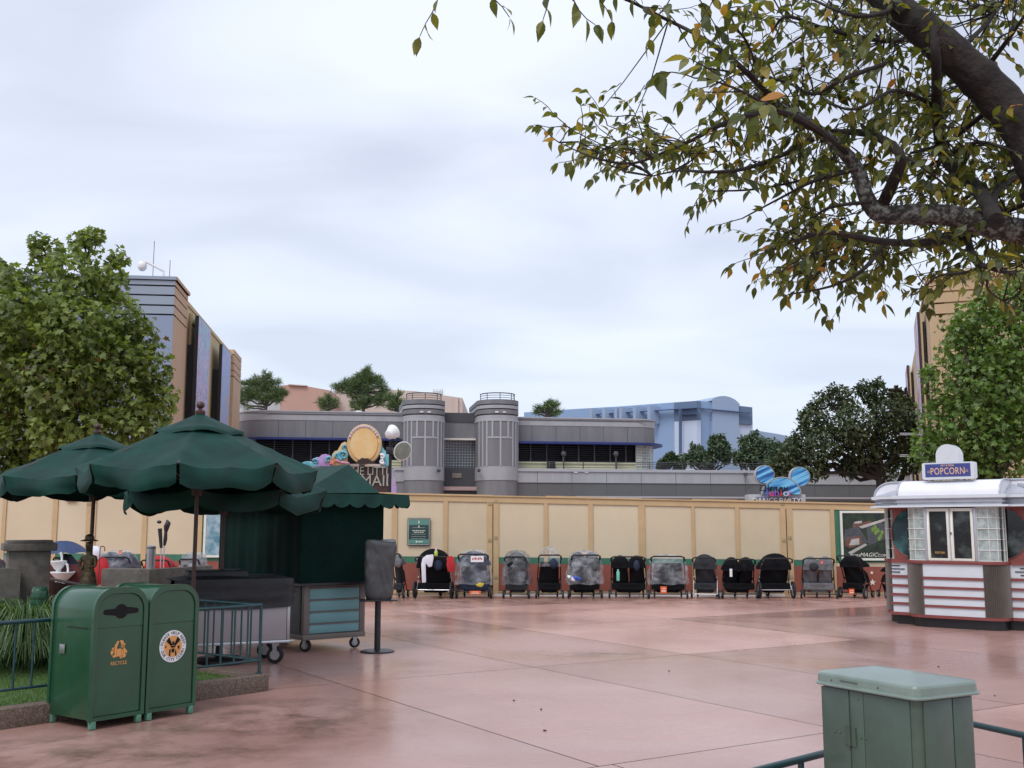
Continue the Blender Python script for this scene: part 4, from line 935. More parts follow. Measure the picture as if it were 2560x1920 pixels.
skin('figure', N_, [(0, 1), (1, 2), (2, 3), (3, 4), (1, 5), (5, 6), (6, 7), (1, 8), (8, 9), (9, 10), (0, 11), (11, 12), (12, 13), (0, 14), (14, 15), (15, 16), (13, 17), (16, 18)], M['bronze'], t)
MB().lathe([(.11, .0), (.115, .01), (.06, .025), (.055, .07), (.03, .09), (.005, .095)], 16, (0, -.01, zz0 + .70)).build('hat', M['bronze'], t, smooth=40)
MB().lathe([(.085, .30), (.10, .22), (.13, .02), (.135, -.04), (.10, -.05)], 14, (0, .01, zz0)).build('coat', M['bronze'], t, smooth=50)
MB().tube([(.03, -.12, zz0 + .38), (-.06, -.13, zz0 + .30)], .008, 6).build('baton', M['bronze'], t)
MB().box(-.16, .16, -.16, .16, 0, zz0 - .125).build('plinth', M['concrete'], t, bevel=.01)
# grey post and twin tap handles on the parapet
t = thing('steel_post', 'short round dark steel post standing on the parapet wall', 'post', (P(384, 1425, 17.4).x, 17.25, 1.0))
MB().lathe([(.068, 0), (.068, .38), (.05, .39)], 16).build('post', M['steel'], t, smooth=30); MB().lathe([(.072, .34), (.072, .36)], 16).build('collar', M['grey3'], t)
for k, (x0, y0, x1, y1, lab, oval) in enumerate(((403, 1370, 398, 1305, 'left black umbrella handle sticking up behind the parapet with a round knob', True), (411, 1364, 417, 1302, 'right black umbrella handle sticking up behind the parapet with a curved head', False))):
    Y = 22.0; a, b = P(x0, y0, Y), P(x1, y1, Y)
    t = thing('folded_umbrella', lab, 'umbrella', (a.x, Y, 0)); dx = b.x - a.x
    MB().tube([(0, 0, .55), (0, 0, a.z)], .012, 6).build('shaft', M['alu'], t)
    if oval:
        MB().tube([(0, 0, a.z), (dx * .7, 0, a.z + (b.z - a.z) * .75)], [.03, .042], 10).build('handle', M['black'], t, smooth=40)
        MB().ell((dx, 0, b.z), (.05, .03, .035)).build('knob', M['black'], t, smooth=60)
    else:
        MB().tube([(0, 0, a.z), (dx * .5, 0, a.z + .12), (dx * .7, 0, a.z + .3)], [.025, .04, .03], 10).build('handle', M['black'], t, smooth=40)
        MB().tube([(dx * .7, 0, a.z + .28), (dx, 0, b.z - .12), (dx + .03, 0, b.z - .04), (dx, 0, b.z + .02)], [.035, .06, .055, .015], 10).build('head', M['black'], t, smooth=40)

# ------------------------------------------------------------------ covered steel cart
CB = R(90 - 64.8); c0 = Vector(G(722, 1658)); 
t = thing('covered_cart', 'stainless steel food cart under a wrinkled dark grey cover', 'cart', (c0.x, c0.y, 0), CB)
W, D = 1.42, .72
M['cartst'] = mat('lilac_steel', (.37, .335, .345), .42, .08, 3, metal=.15, spec=.6); M['tarp'] = mat('dark_tarp', (.018, .019, .022), .55, .3, 5, bump=.3, bscale=30)
MB().box(-W, -.04, .0, D, .29, .80).build('body', M['cartst'], t, bevel=.008)
MB().box(-W - .01, .0, -.012, D + .01, .255, .288).build('base_frame', M['alu'], t, bevel=.004)
MB().box(.0, .07, .05, .07, .262, .280).build('handle_bracket', M['alu'], t)
MB().box(-.038, -.0, -.004, D, .29, .80).build('end_panel', M['steel'], t, bevel=.004)
for x in (-.95, -.48): MB().box(x - .003, x + .003, -.004, -.001, .3, .78).build('seam', M['steel'], t)
def tarp(u, v):     # skirt
    per = 2 * (W + D); d = u * per
    if d < W: x, y, nx, ny = -W + d, 0, 0, -1
    elif d < W + D: x, y, nx, ny = 0, d - W, 1, 0
    elif d < 2 * W + D: x, y, nx, ny = -(d - W - D), D, 0, 1
    else: x, y, nx, ny = -W, D - (d - 2 * W - D), -1, 0
    z = 1.05 - v * (.33 + .04 * math.sin(d * 2.3) + .05 * (x / W + .5))
    o_ = .03 + .030 * mno.noise(Vector((d * 1.1 + v * 1.5, v * 3.2, 2.2))) * (.3 + v) + .012 * abs(mno.noise(Vector((d * 3 + v * 3, v * 5, 8))))
    return (x + nx * o_, y + ny * o_, z)
m = MB(); m.grid(tarp, 120, 14)
def top(u, v):
    x = -W - .02 + (W + .04) * u; y = -.02 + (D + .04) * v; e_ = min(u, 1 - u, v, 1 - v) * 8
    return (x, y, 1.05 + .03 * min(1, e_) + .012 * math.sin(x * 6 + y * 9) * min(1, e_))
m.grid(top, 30, 14); m.build('cover', M['tarp'], t, smooth=60)
MB().box(-1.25, -.5, .12, .6, 1.0, 1.155).build('cover_bulge', M['tarp'], t, bevel=.05)
def caster(parent, x, y, r, top, name='wheel', mt=None, ang=.0, w_=.028):
    o = MB().tube([(x - w_*math.cos(ang), y - w_*math.sin(ang), r), (x + w_*math.cos(ang), y + w_*math.sin(ang), r)], r, 24).build(name, M['rubber'], parent, bevel=.01, smooth=30)
    q = w_ + .003; MB().tube([(x - q*math.cos(ang), y - q*math.sin(ang), r), (x + q*math.cos(ang), y + q*math.sin(ang), r)], r * .58, 20).build('rim', mt or M['alu'], o, smooth=30)
    f = w_ + .012; m = MB(); m.M = Matrix.Translation((x, y, 0)) @ Matrix.Rotation(ang, 4, 'Z')
    for s_ in (-1, 1): m.prism([(-.02, r - .02), (.02, r - .02), (.03, top), (-.03, top)], s_ * f - .003, s_ * f + .003, 'x')
    m.box(-f, f, -.03, .03, 2 * r + .008, max(top, 2 * r + .02)); m.build('fork', M['alu'], o)
    return o
for x, y in ((-.16, .06), (-W + .15, .06), (-.16, D - .08), (-W + .15, D - .08)): caster(t, x, y, .105, .255, ang=R(62))

# ------------------------------------------------------------------ green canopied kiosk cart
KT = R(39); k0 = Vector(G(757, 1633))
t = thing('kiosk_cart', 'wheeled vending cart with a scalloped green canopy, closed green curtains and pale blue drawer panels', 'cart', (k0.x, k0.y, 0), KT)
W, D = .95, 2.45
M['taupe'] = mat('taupe_frame', (.17, .145, .13), .5, .1, 5); M['aqua'] = mat('aqua_panel', (.16, .34, .36), .45, .07, 2); M['dgreyp'] = mat('side_panel_grey', (.11, .115, .105), .55, .1, 4)
MB().box(.02, W - .02, .02, D, .20, .96).build('body', M['dgreyp'], t)
MB().box(-.015, W + .015, -.015, D + .01, .165, .235).build('base_frame', M['taupe'], t, bevel=.008)
for x0, x1 in ((-.005, .085), (W - .085, W + .005)): MB().box(x0, x1, -.008, .06, .237, .955).build('corner_post', M['taupe'], t, bevel=.006)
MB().box(.086, W - .086, -.004, .03, .892, .955).build('top_rail', M['taupe'], t)
zs_ = [.25, .385, .545, .705, .865, .89]
for i in range(5):
    if i < 4: MB().box(.088, W - .088, -.002, .018, zs_[i], zs_[i + 1] - .022).build('drawer_panel', M['aqua'], t, bevel=.004)
    MB().box(.088, W - .088, -.012, .018, zs_[i + 1] - .021, zs_[i + 1] - .004).build('ledge', M['taupe'], t, bevel=.002)
for y0, y1 in ((.10, .60), (.63, 1.2), (1.23, 1.8)): MB().box(-.008, .015, y0, y1, .26, .93).build('side_door', M['dgreyp'], t, bevel=.004)
MB().box(-.05, .0, .3, .9, .80, .83).build('shelf_bracket', M['taupe'], t)
for x, y in ((.10, .12), (W - .08, .12), (.10, D - .2), (W - .08, D - .2)): caster(t, x, y, .075 if x > .5 else .085, .17, mt=M['steel'], ang=R(70 if x > .5 else 30), w_=.022)
# curtains
def curtain(nm, ax, a, b, c, z0, z1, n, amp, sgn=-1):
    m = MB(); ph = rnd.uniform(0, 6)
    def f(u, v):
        d = a + (b - a) * u; o_ = amp * (.6 * math.sin(d * 9 + ph) + .4 * math.sin(d * 21 + ph * 2)) * (.4 + .6 * v) * (.3 + .7 * abs(math.sin(u * 3.14)))
        z = z1 - (z1 - z0) * v
        return (d, c + sgn * o_ - .0, z) if ax == 'x' else (c + sgn * o_, d, z)
    m.grid(f, n, 10); m.build(nm, M['umbd'], t, smooth=60)
curtain('front_curtain', 'x', -.12, 1.18, -.10, .93, 2.12, 60, .012)
curtain('side_curtain', 'y', -.10, D + .1, -.12, .93, 2.12, 120, .03)
curtain('side_curtain', 'y', -.10, D + .1, 1.18, .93, 2.12, 60, .02, 1)
curtain('back_curtain', 'x', -.12, W + .12, D + .1, .93, 2.12, 40, .01)
MB().box(-.14, 1.2, -.12, D + .12, .90, .93).build('curtain_hem', M['black'], t)
# canopy
x0, x1, y0, y1, ze, zp = -.25, 1.48, -.30, D + .3, 2.14, 2.58
m = MB(); ax, ay0, ay1 = .76, y0 + .48, y1 - .7
xr = .98; m.add([(x0, y0, ze), (xr, y0, ze + .02), (xr, y1, ze + .02), (x0, y1, ze), (ax, ay0, zp), (ax, ay1, zp), (x1, y0, ze), (x1, y1, ze)], [(0, 1, 4), (1, 2, 5, 4), (2, 3, 5), (3, 0, 4, 5), (1, 6, 7, 2)])
m.build('canopy_roof', M['umb'], t)
def scall(nm, P0, P1, n):
    m = MB(); d = (P1 - P0); L = d.length; d.normalize(); per = L / n; pts = []
    for i in range(n):
        pts += [(i * per + per * k / 8, -.135 - .055 * math.sin(math.pi * k / 8) ** .7) for k in range(8)]
    pts.append((L, -.135)); nn = Vector((d.y, -d.x, 0))
    vs = []
    for s_, z in pts:
        b = P0 + d * s_ + nn * (.012 * math.sin(s_ * 17)); vs += [(b.x + nn.x*.02, b.y + nn.y*.02, ze + z), (P0.x + d.x * s_, P0.y + d.y * s_, ze)]
    fs = [(2*i, 2*i+2, 2*i+3, 2*i+1) for i in range(len(pts) - 1)]
    m.add(vs, fs).build(nm, M['umb'], t)
V3 = lambda a, b: Vector((a, b, 0))
scall('valance', V3(x0, y0), V3(x1, y0), 7); scall('valance', V3(x1, y0), V3(x1, y1), 14); scall('valance', V3(x1, y1), V3(x0, y1), 7); scall('valance', V3(x0, y1), V3(x0, y0), 14)
for x, y in ((.03, .03), (W - .03, .03), (.03, D - .05), (W - .03, D - .05)): MB().tube([(x, y, .96), (x, y, 2.2)], .02, 8).build('canopy_post', M['black'], t)

# ------------------------------------------------------------------ black stand with a wrapped box
s0 = Vector(G(943, 1629))
t = thing('display_stand', 'round based black pedestal stand carrying a box wrapped in grey plastic beside the kiosk cart', 'stand', (s0.x, s0.y, 0), R(12))
MB().lathe([(.235, 0), (.235, .012), (.20, .022), (.05, .03)], 32).build('base', M['black'], t, smooth=30)
MB().tube([(0, 0, .03), (0, 0, .68)], .042, 16).build('pole', M['black'], t, smooth=30)
MB().box(-.25, .25, -.16, .18, .68, .70).build('tray', M['black'], t, bevel=.006)
M['bag'] = mat('grey_plastic_wrap', (.055, .056, .06), .4, .2, 4, bump=.3, bscale=14)
def bag(u, v):
    a = 2 * math.pi * u; c_, s_ = math.cos(a), math.sin(a); q = (abs(c_) ** 5 + abs(s_) ** 5) ** (-1 / 5)
    pn = Vector((c_ * 1.2, s_ * 1.2, v * 3.2)); w_ = .175 + .035 * v + .030 * mno.noise(Vector((c_ * 1.4, s_ * 1.4, v * 1.6))) + .022 * abs(mno.noise(Vector((c_ * 3 + v * 2.5, s_ * 3, v * 4 + 7)))) + .010 * mno.noise(Vector((c_ * 9, s_ * 9, v * 7)))
    if v < .06: w_ *= .88 + 2 * v
    top_ = 1 if v < .94 else (1 - (v - .94) * 1.5)
    return (c_ * q * w_ * top_ + .02, s_ * q * w_ * .8 * top_, .70 + .80 * v + .02 * math.sin(a * 2) * v)
m = MB(); m.grid(bag, 72, 40); m.add([bag(i / 36, 1) for i in range(36)], [tuple(range(36))]); m.build('wrapped_box', M['bag'], t, smooth=60)

# ------------------------------------------------------------------ small lamp head post
Y = 34; p0 = P(977, 1058, Y)
t = thing('spotlight_post', 'black post with two round white floodlights above the green kiosk canopy', 'lamp post', (p0.x, Y, 0))
MB().tube([(0, 0, 0), (0, 0, p0.z - .55)], .05, 10).build('pole', M['black'], t, smooth=40)
def flood(x, y, dirv, r_):
    c = P(x, y, Y - .2); c = Vector((c.x - p0.x, -.2, c.z)); d = Vector(dirv).normalized(); ro = d.to_track_quat('Z', 'Y').to_matrix().to_4x4()
    m = MB(); m.M = Matrix.Translation(c) @ ro; m.lathe([(.06, -.30), (.14, -.26), (r_ * .75, -.12), (r_, .0), (r_ * 1.04, .02), (r_ * .95, .03)], 20); o = m.build('floodlight', M['white'], t, smooth=40)
    m = MB(); m.M = Matrix.Translation(c) @ ro; m.lathe([(r_ * .93, .031), (r_ * .5, .045), (.01, .05)], 20); m.build('lens', M['glassy'], o, smooth=50)
    return c
M['glassy'] = mat('lamp_glass', (.25, .30, .25), .15, .2, 5)
ca = flood(983, 1080, (.5, .75, .45), .24); cb = flood(1006, 1127, (.55, -.85, -.35), .31)
MB().tube([(0, 0, ca.z - .75), (.0, -.15, ca.z - .5), (.22, -.2, ca.z - .3), (.26, -.2, ca.z)], .03, 8).build('bracket', M['black'], t, smooth=50)
MB().tube([(0, 0, cb.z + .15), (.12, -.1, cb.z + .42), (.38, -.18, cb.z + .36), (.52, -.2, cb.z + .1)], .03, 8).build('bracket', M['black'], t, smooth=50)
MB().box(-.12, .08, -.18, .05, cb.z - .1, cb.z + .12).build('junction_box', M['black'], t, bevel=.01)

# ------------------------------------------------------------------ coloured show sign over the fence
Y = 45
M['sand'] = mat('sand_scroll', (.62, .42, .20), .5, .15, 3); M['glow'] = mat('warm_medallion', (.72, .42, .14), .5, .2, .9, col2=(.75, .55, .28)); M['lil'] = mat('lilac_scroll', (.42, .28, .55), .5, .15, 4); M['turq'] = mat('turquoise_wave', (.08, .36, .45), .45, .25, 5, col2=(.25, .55, .62)); M['coral'] = mat('coral_star', (.65, .22, .16), .5, .1); M['planks'] = mat('dark_planks', (.045, .022, .018), .6, .3, 4, stretch=(1, 1, 6)); M['silv'] = mat('silver_letters', (.42, .42, .36), .35, .15, 5, metal=.4); M['rock'] = mat('dark_rock', (.035, .022, .015), .7, .4, 3)
cS = P(911, 1111, Y)
t = thing('show_sign', 'ornate sign with an orange oval over THE LITTLE MERMAID in silver letters', 'sign', (cS.x, Y, 0))
def S(x, y): q = P(x, y, Y); return (q.x - cS.x, q.z)
def sprism(nm, pts, y0, y1, mt, **k): m = MB(); m.prism([S(*q) for q in pts], y0, y1, 'y'); return m.build(nm, mt, t, **k)
sprism('plank_board', [(800, 1166), (972, 1166), (972, 1330), (800, 1330)], .05, .25, M['planks'])
ov = lambda r1, r2, n=36: [(911 + r1 * math.cos(a * 2 * math.pi / n), 1111 + r2 * math.sin(a * 2 * math.pi / n)) for a in range(n)]
def cut(pts): return [(x, min(y, 1161)) for x, y in pts]
sprism('oval_frame', cut(ov(43, 50)), -.12, .2, M['sand'], bevel=.03)
sprism('medallion', cut(ov(34, 41)), -.16, -.13, M['glow'])
sprism('rock', [(892, 1160), (896, 1152), (902, 1149), (906, 1145), (914, 1147), (922, 1146), (926, 1151), (935, 1154), (940, 1160)], -.22, -.165, M['rock'])
m = MB()
for k in range(13):
    a = R(205 + k * 10.5); x, z = S(911 + 37.5 * math.cos(a), 1111 + 44 * math.sin(a)); m.ell((x, -.14, z), (.075, .06, .075), 10, 6)
m.build('shell_trim', mat('shell_trim', (.55, .42, .42), .5), t, smooth=60)
sprism('left_scroll', [(868, 1166), (868, 1108), (862, 1104), (854, 1108), (848, 1118), (844, 1126), (836, 1128), (830, 1136), (828, 1150), (830, 1166)], .0, .2, M['sand'], bevel=.02)
sprism('lilac_scroll', [(783, 1166), (784, 1150), (790, 1143), (798, 1143), (804, 1137), (814, 1135), (824, 1138), (830, 1146), (832, 1166)], -.02, .2, M['lil'], bevel=.02)
sprism('right_scroll', [(950, 1164), (952, 1112), (958, 1122), (964, 1128), (972, 1128), (974, 1166)], .0, .2, M['turq'], bevel=.02)
sprism('left_wave', [(752, 1166), (756, 1156), (766, 1153), (780, 1154), (794, 1158), (796, 1166)], -.04, .2, M['turq'], bevel=.02)
m = MB()
def curl(cx, cy, r, a0, turns, w_, col=None):
    pts = []
    for k in range(22):
        q = k / 21; a = R(a0) + turns * 2 * math.pi * q; rr = r * (1 - .8 * q); x, z = S(cx + rr * math.cos(a), cy + rr * math.sin(a)); pts.append((x, -.06, z))
    m.tube(pts, [w_ * (1 - .6 * i / 21) for i in range(22)], 6)
curl(860, 1139, 13, 120, 1.4, .09); curl(846, 1142, 9, 180, 1.2, .07); curl(823, 1150, 9, 150, 1.2, .06); curl(789, 1154, 7, 200, 1.2, .05); curl(864, 1118, 8, 90, .9, .06)
m.build('wave_curls', M['turq'], t, smooth=60)
m = MB(); curl(956, 1142, 6, 220, 1.2, .07); curl(956, 1154, 6, 20, 1.2, .07); m.build('white_curls', M['white'], t, smooth=60)
x, z = S(831, 1155); MB().prism([(x + (.17 if i % 2 == 0 else .07) * math.sin(R(36 * i + 10)), z + (.17 if i % 2 == 0 else .07) * math.cos(R(36 * i + 10))) for i in range(10)], -.12, -.0, 'y').build('starfish', M['coral'], t)
m = MB(); m.tube([(S(840, 1150)[0], -.05, S(840, 1150)[1]), (S(855, 1156)[0], -.06, S(855, 1156)[1]), (S(874, 1158)[0], -.05, S(874, 1158)[1])], [.05, .07, .03], 8); m.build('pink_ribbon', mat('pink_scroll', (.60, .30, .42), .5), t, smooth=60)
m = MB(); x, z = S(926, 1176); textmb(m, 'THE LITTLE', .50, TM(x + .02, .02, z - .04), .05, sx=.82); x, z = S(911, 1203); textmb(m, 'MERMAID', .66, TM(x + .0, .02, z), .05, sx=.95)
m.build('lettering', M['silv'], t)
sprism('edge_moulding', [(973, 1166), (980, 1166), (991, 1220), (991, 1300), (973, 1300)], .0, .3, M['lil'])
for x in (820, 955): a = S(x, 1200)[0]; MB().box(a - .08, a + .08, .26, .4, 0, S(x, 1166)[1]).build('support_post', M['black'], t)

# ------------------------------------------------------------------ sign with striped blue discs
Y = 34; c_ = P(1962, 1240, Y)
t = thing('theatre_sign', 'sign of two blue striped discs over a striped dome behind the fence', 'sign', (c_.x, Y, 0))
def S(x, y): q = P(x, y, Y); return (q.x - c_.x, q.z)
m_ = bpy.data.materials.new('blue_brush_stripes'); m_.use_nodes = True; q = m_.node_tree; b = q.nodes['Principled BSDF']; co = q.nodes.new('ShaderNodeTexCoord'); mp = q.nodes.new('ShaderNodeMapping'); mp.vector_type = 'TEXTURE'; mp.inputs['Rotation'].default_value = (0, R(-25), 0); mp.inputs['Scale'].default_value = (2.8, 1, .11)
nn = q.nodes.new('ShaderNodeTexNoise'); nn.inputs['Scale'].default_value = 1.2; nn.inputs['Detail'].default_value = 3; r = q.nodes.new('ShaderNodeValToRGB'); el = r.color_ramp.elements
for i, (p_, cc) in enumerate(((.36, (.012, .07, .26)), (.60, (.22, .56, .80)), (.46, (.04, .22, .52)), (.52, (.14, .45, .74)))):
    e_ = el[i] if i < 2 else el.new(p_); e_.position = p_; e_.color = (*cc, 1)
q.links.new(co.outputs['Object'], mp.inputs[0]); q.links.new(mp.outputs[0], nn.inputs['Vector']); q.links.new(nn.outputs[0], r.inputs[0]); q.links.new(r.outputs[0], b.inputs['Base Color']); b.inputs['Roughness'].default_value = .4
M['stripes'] = m_
for cx, cy, r_ in ((1912, 1187, 24), (2000, 1192, 25)):
    x, z = S(cx, cy); rr = r_ / F * Y
    MB().prism([(x + a_, z + b_) for a_, b_ in arc(0, 0, rr, 0, 360, 40)[:-1]], -.02, .22, 'y').build('disc_rim', M['grey4'], t, smooth=40)
    MB().prism([(x + a_, z + b_) for a_, b_ in arc(0, 0, rr * .90, 0, 360, 40)[:-1]], -.05, -.025, 'y').build('disc', M['stripes'], t)
    MB().prism([(x + a_, z + b_) for a_, b_ in arc(0, 0, rr * .93, 0, 360, 40)[:-1]], -.035, -.022, 'y').build('disc_line', M['navy'], t)
def dome(k, y0, y1, nm, mt):
    MB().prism([S(1954 + 48 * k * math.cos(R(a)), 1236 - 44 * k * math.sin(R(a)) - (0 if k < 1 else 0)) for a in range(0, 181, 6)], y0, y1, 'y').build(nm, mt, t)
dome(1.0, -.06, .2, 'dome_rim', M['grey4']); dome(.945, -.075, -.062, 'dome_line', M['navy']); dome(.92, -.09, -.077, 'dome', M['stripes'])
m = MB(); x, z = S(1929, 1221); textmb(m, 'Disney', .30, TM(x, -.13, z), .06, shear=.25, sx=1.1); m.build('script_lettering', M['black'], t)
cols = [mat('letter_purple', (.10, .12, .38), .5), mat('letter_magenta', (.60, .05, .25), .5), mat('letter_violet', (.28, .08, .38), .5), mat('letter_red', (.65, .05, .04), .5), mat('letter_pale', (.55, .62, .75), .5), mat('letter_rose', (.55, .16, .32), .5)]
for k, (ch, xx) in enumerate(zip('Junior', (1914, 1925, 1938, 1949, 1961, 1971))):
    m = MB(); x, z = S(xx, 1233); textmb(m, ch, .30, TM(x, -.17, z), .08, sx=1.2); m.build('letter', cols[k], t)
a = S(1872, 1240); b = S(2014, 1236); MB().box(a[0], b[0], .0, .6, S(0, 1262)[1], b[1]).build('cornice', M['grey4'], t, bevel=.02)
a = S(1880, 1243); b = S(2005, 1243); MB().box(a[0] + .1, b[0], -.02, -.002, S(0, 1262)[1], a[1]).build('letter_panel', mat('violet_panel', (.16, .16, .26), .5), t)
m = MB(); x, z = S(1943, 1253); textmb(m, 'DANCE PARTY!', .27, TM(x, -.045, z), .04, sx=.86); m.build('lettering', M['offwhite'], t)
MB().box(S(1880, 0)[0], S(2005, 0)[0], .05, .5, 0, S(0, 1262.5)[1]).build('entrance_block', M['grey2'], t)
# ------------------------------------------------------------------ popcorn booth
TBo = R(-40); g0 = Vector(G(2391, 1571)); cb = g0 + Vector((-math.sin(TBo), math.cos(TBo))) * 1.40
t = thing('popcorn_booth', 'white and red popcorn booth with rounded glass block corners and barrel roofs', 'kiosk', (cb.x, cb.y, 0), TBo)
M['bwhite'] = mat('booth_white', (.62, .66, .70), .32, .05, 4, coat=.2); M['bred'] = mat('booth_red', (.22, .055, .05), .42, .12, 5); M['bredwall'] = mat('booth_red_wall', (.22, .06, .048), .5, .12, 4)
M['flute'] = mat('fluted_metal', (.20, .175, .155), .4, .12, 5, metal=.4); M['bsil'] = mat('silver_cornice', (.42, .43, .47), .38, .08, 4, metal=.25); M['glass'] = mat('dark_window', (.008, .010, .010), .08, .5, 3.2, col2=(.10, .12, .115), mixlo=.5, mixhi=.78); M['glasst'] = mat('teal_porthole', (.012, .04, .045), .08, .6, 4, col2=(.05, .16, .16), mixlo=.45, mixhi=.7)
M['roofw'] = mat('white_roof', (.78, .78, .82), .35, .04, 3, coat=.15)
HB = 1.15     # half body
MB().box(-HB + .06, HB - .06, -HB + .06, HB - .06, 0, .16).build('plinth', M['black'], t)
MB().box(-HB + .01, HB - .01, -HB + .01, HB - .01, .16, 1.08).build('core_low', M['bwhite'], t)
MB().box(-HB + .05, HB - .05, -HB + .05, HB - .05, 1.08, 2.02).build('core_high', M['bredwall'], t)
def bay_outline(off=0, s=.0, r_=.30, hw=.52):
    # open outline from wall (left) round to wall (right)
    return [(-hw - r_ - off, -HB + .02)] + [(x - hw, y - HB) for x, y in arc(0, 0, r_ + off, 180, 270, 8)] + [(x + hw, y - HB) for x, y in arc(0, 0, r_ + off, 270, 360, 8)] + [(hw + r_ + off, -HB + .02)]
for side in range(4):
    RM = Matrix.Rotation(side * math.pi / 2, 4, 'Z')
    def bx(nm, *b, mt=None, par=None, bev=0):
        m = MB(); m.M = RM; m.box(*b); return m.build(nm, mt, par or t, bevel=bev)
    def pr(nm, poly, lo, hi, mt, ax='z', par=None, smooth=30, bev=0):
        m = MB(); m.M = RM; m.prism(poly, lo, hi, ax); return m.build(nm, mt, par or t, smooth=smooth, bevel=bev)
    back = side in (2,)
    pr('bay_plinth', bay_outline(-.05), 0, .158, M['black'])
    pr('bay_low', bay_outline(-.006), .205, 1.06, M['bwhite'])
    # red bands
    for k, (z0, z1) in enumerate(((.155, .205), (.335, .375), (.49, .53), (.645, .685), (.80, .845))):
        bx('red_band', -HB - .015, -.84, -HB - .02, -HB + .009, z0, z1, mt=M['bred']); bx('red_band', .84, HB + .015, -HB - .02, -HB + .009, z0, z1, mt=M['bred'])
        if k: bx('red_band', -.505, .505, -HB - .315, -HB - .295, z0, z1, mt=M['bred'])
        else: pr('bottom_band', bay_outline(.012), z0, z1, M['bred'])
    pr('counter', bay_outline(.03), 1.06, 1.115, M['bred'], bev=.006); bx('counter_ledge', -HB - .03, -.86, -HB - .03, -HB + .04, 1.06, 1.115, mt=M['bred']); bx('counter_ledge', .86, HB + .03, -HB - .03, -HB + .04, 1.06, 1.115, mt=M['bred'])
    # speed lines on the wings
    for s_ in (-1, 1):
        for j, (ln, z_) in enumerate(((.16, 1.0), (.24, .945), (.16, .89))):
            e_ = HB - .0; bx('speed_line', *sorted((s_ * (e_), s_ * (e_ - ln))), -HB - .006, -HB + .009, z_, z_ + .014, mt=M['bred'] if 0 else M['black'])
    # fluted quarter-round corners
    for s_ in (-1, 1):
        m = MB(); m.M = RM; n = 18; pts = []
        for i in range(n * 2 + 1):
            a = R(270 + s_ * (-6 + 96 * i / (n * 2))); rr = .30 + (.022 if i % 2 else -.004)
            pts.append((s_ * .52 + rr * math.cos(a), -HB + rr * math.sin(a)))
        vs = [(x, y, z) for x, y in pts for z in (.206, 1.058)]; m.add(vs, [(2*i, 2*i+2, 2*i+3, 2*i+1) for i in range(n * 2)]); m.build('fluted_corner', M['flute'], t)
        # glass block column
        m = MB(); m.M = RM; pts = [(s_ * .43, -HB - .28)] + [(s_ * .52 + .28 * math.cos(R(270 + s_ * q)), -HB + .28 * math.sin(R(270 + s_ * q))) for q in range(0, 91, 9)]
        vs = [(x, y, z) for x, y in pts for z in (1.116, 2.01)]; m.add(vs, [(2*i, 2*i+2, 2*i+3, 2*i+1) for i in range(len(pts) - 1)]); gbo = m.build('glass_blocks', M['gblock'], t, smooth=40)
        m = MB(); m.M = RM
        for k in range(6): z_ = 1.12 + k * .178; m.tube([(x * 1.003, y * 1.003, z_) for x, y in pts], .009, 4)
        for i in (0, 3, 6, 9, 11): x, y = pts[min(i, len(pts) - 1)]; m.tube([(x * 1.003, y * 1.003, 1.115), (x * 1.003, y * 1.003, 2.01)], .009, 4)
        m.build('mortar_grid', M['grout'], gbo)
        bx('jamb', *sorted((s_ * .43, s_ * .385)), -HB - .31, -HB - .2, 1.116, 2.01, mt=M['bsil'], bev=.004)
    # pair of serving windows
    for s_ in (-1, 1):
        x0, x1 = sorted((s_ * .012, s_ * .38)); fo = MB(); fo.M = RM; b_ = .042
        for q in ((x0, x1, 1.118, 1.118 + b_), (x0, x1, 2.0 - b_ - .01, 2.0), (x0, x0 + b_, 1.118 + b_, 1.99 - b_), (x1 - b_, x1, 1.118 + b_, 1.99 - b_)): fo.box(q[0], q[1], -HB - .312, -HB - .27, q[2], q[3])
        f_ = fo.build('window_frame', M['offwhite'], t, bevel=.003); bx('pane', x0 + b_, x1 - b_, -HB - .29, -HB - .285, 1.118 + b_, 1.99 - b_, mt=M['glass'], par=f_)
    bx('mullion', -.011, .011, -HB - .318, -HB - .28, 1.118, 2.0, mt=M['bsil']); m = MB(); m.M = RM; m.ell((.018, -HB - .325, 1.58), (.012, .012, .018)); m.build('latch', M['black'], t)
    bx('bay_back', -.78, .78, -HB - .15, -HB + .04, 1.11, 2.02, mt=M['glass'])
    # round portholes at each side of the bay, on the wing wall
    for s_ in (-1, 1):
        pr('porthole', [(s_ * .70 + a, 1.575 + b) for a, b in arc(0, 0, .44, 0, 360, 40)[:-1]], -HB + .04, -HB + .046, M['glasst'] if s_ < 0 else M['glass'], 'y')
        m = MB(); m.M = RM; m.tube([(s_ * .70 + a, -HB + .043, 1.575 + b) for a, b in arc(0, 0, .44, 0, 360, 40)[:-1]], .008, 6, closed=True); m.build('porthole_rim', M['bred'], t)
    bx('wing_top_rail', -HB, HB, -HB, -HB + .05, 1.985, 2.02, mt=M['bredwall'])
    # stepped cornice following bay and wings
    for k, (off, z0, z1) in enumerate(((.13, 2.02, 2.055), (.02, 2.055, 2.10), (.06, 2.10, 2.115), (.03, 2.115, 2.155), (.07, 2.155, 2.17), (.10, 2.17, 2.225))):
        mt = M['bwhite'] if k in (0, 5) else M['bsil']
        pr('cornice', [(-.84 - off, -HB - .0), (-.84 - off, -HB - .33 - off * .5), (.84 + off, -HB - .33 - off * .5), (.84 + off, -HB)], z0, z1, mt)
        if side == 0:
            MB().box(-HB - off - .07, HB + off + .07, -HB - off - .07, HB + off + .07, z0 + .002, z1 - .002).build('cornice_ring', mt, t)
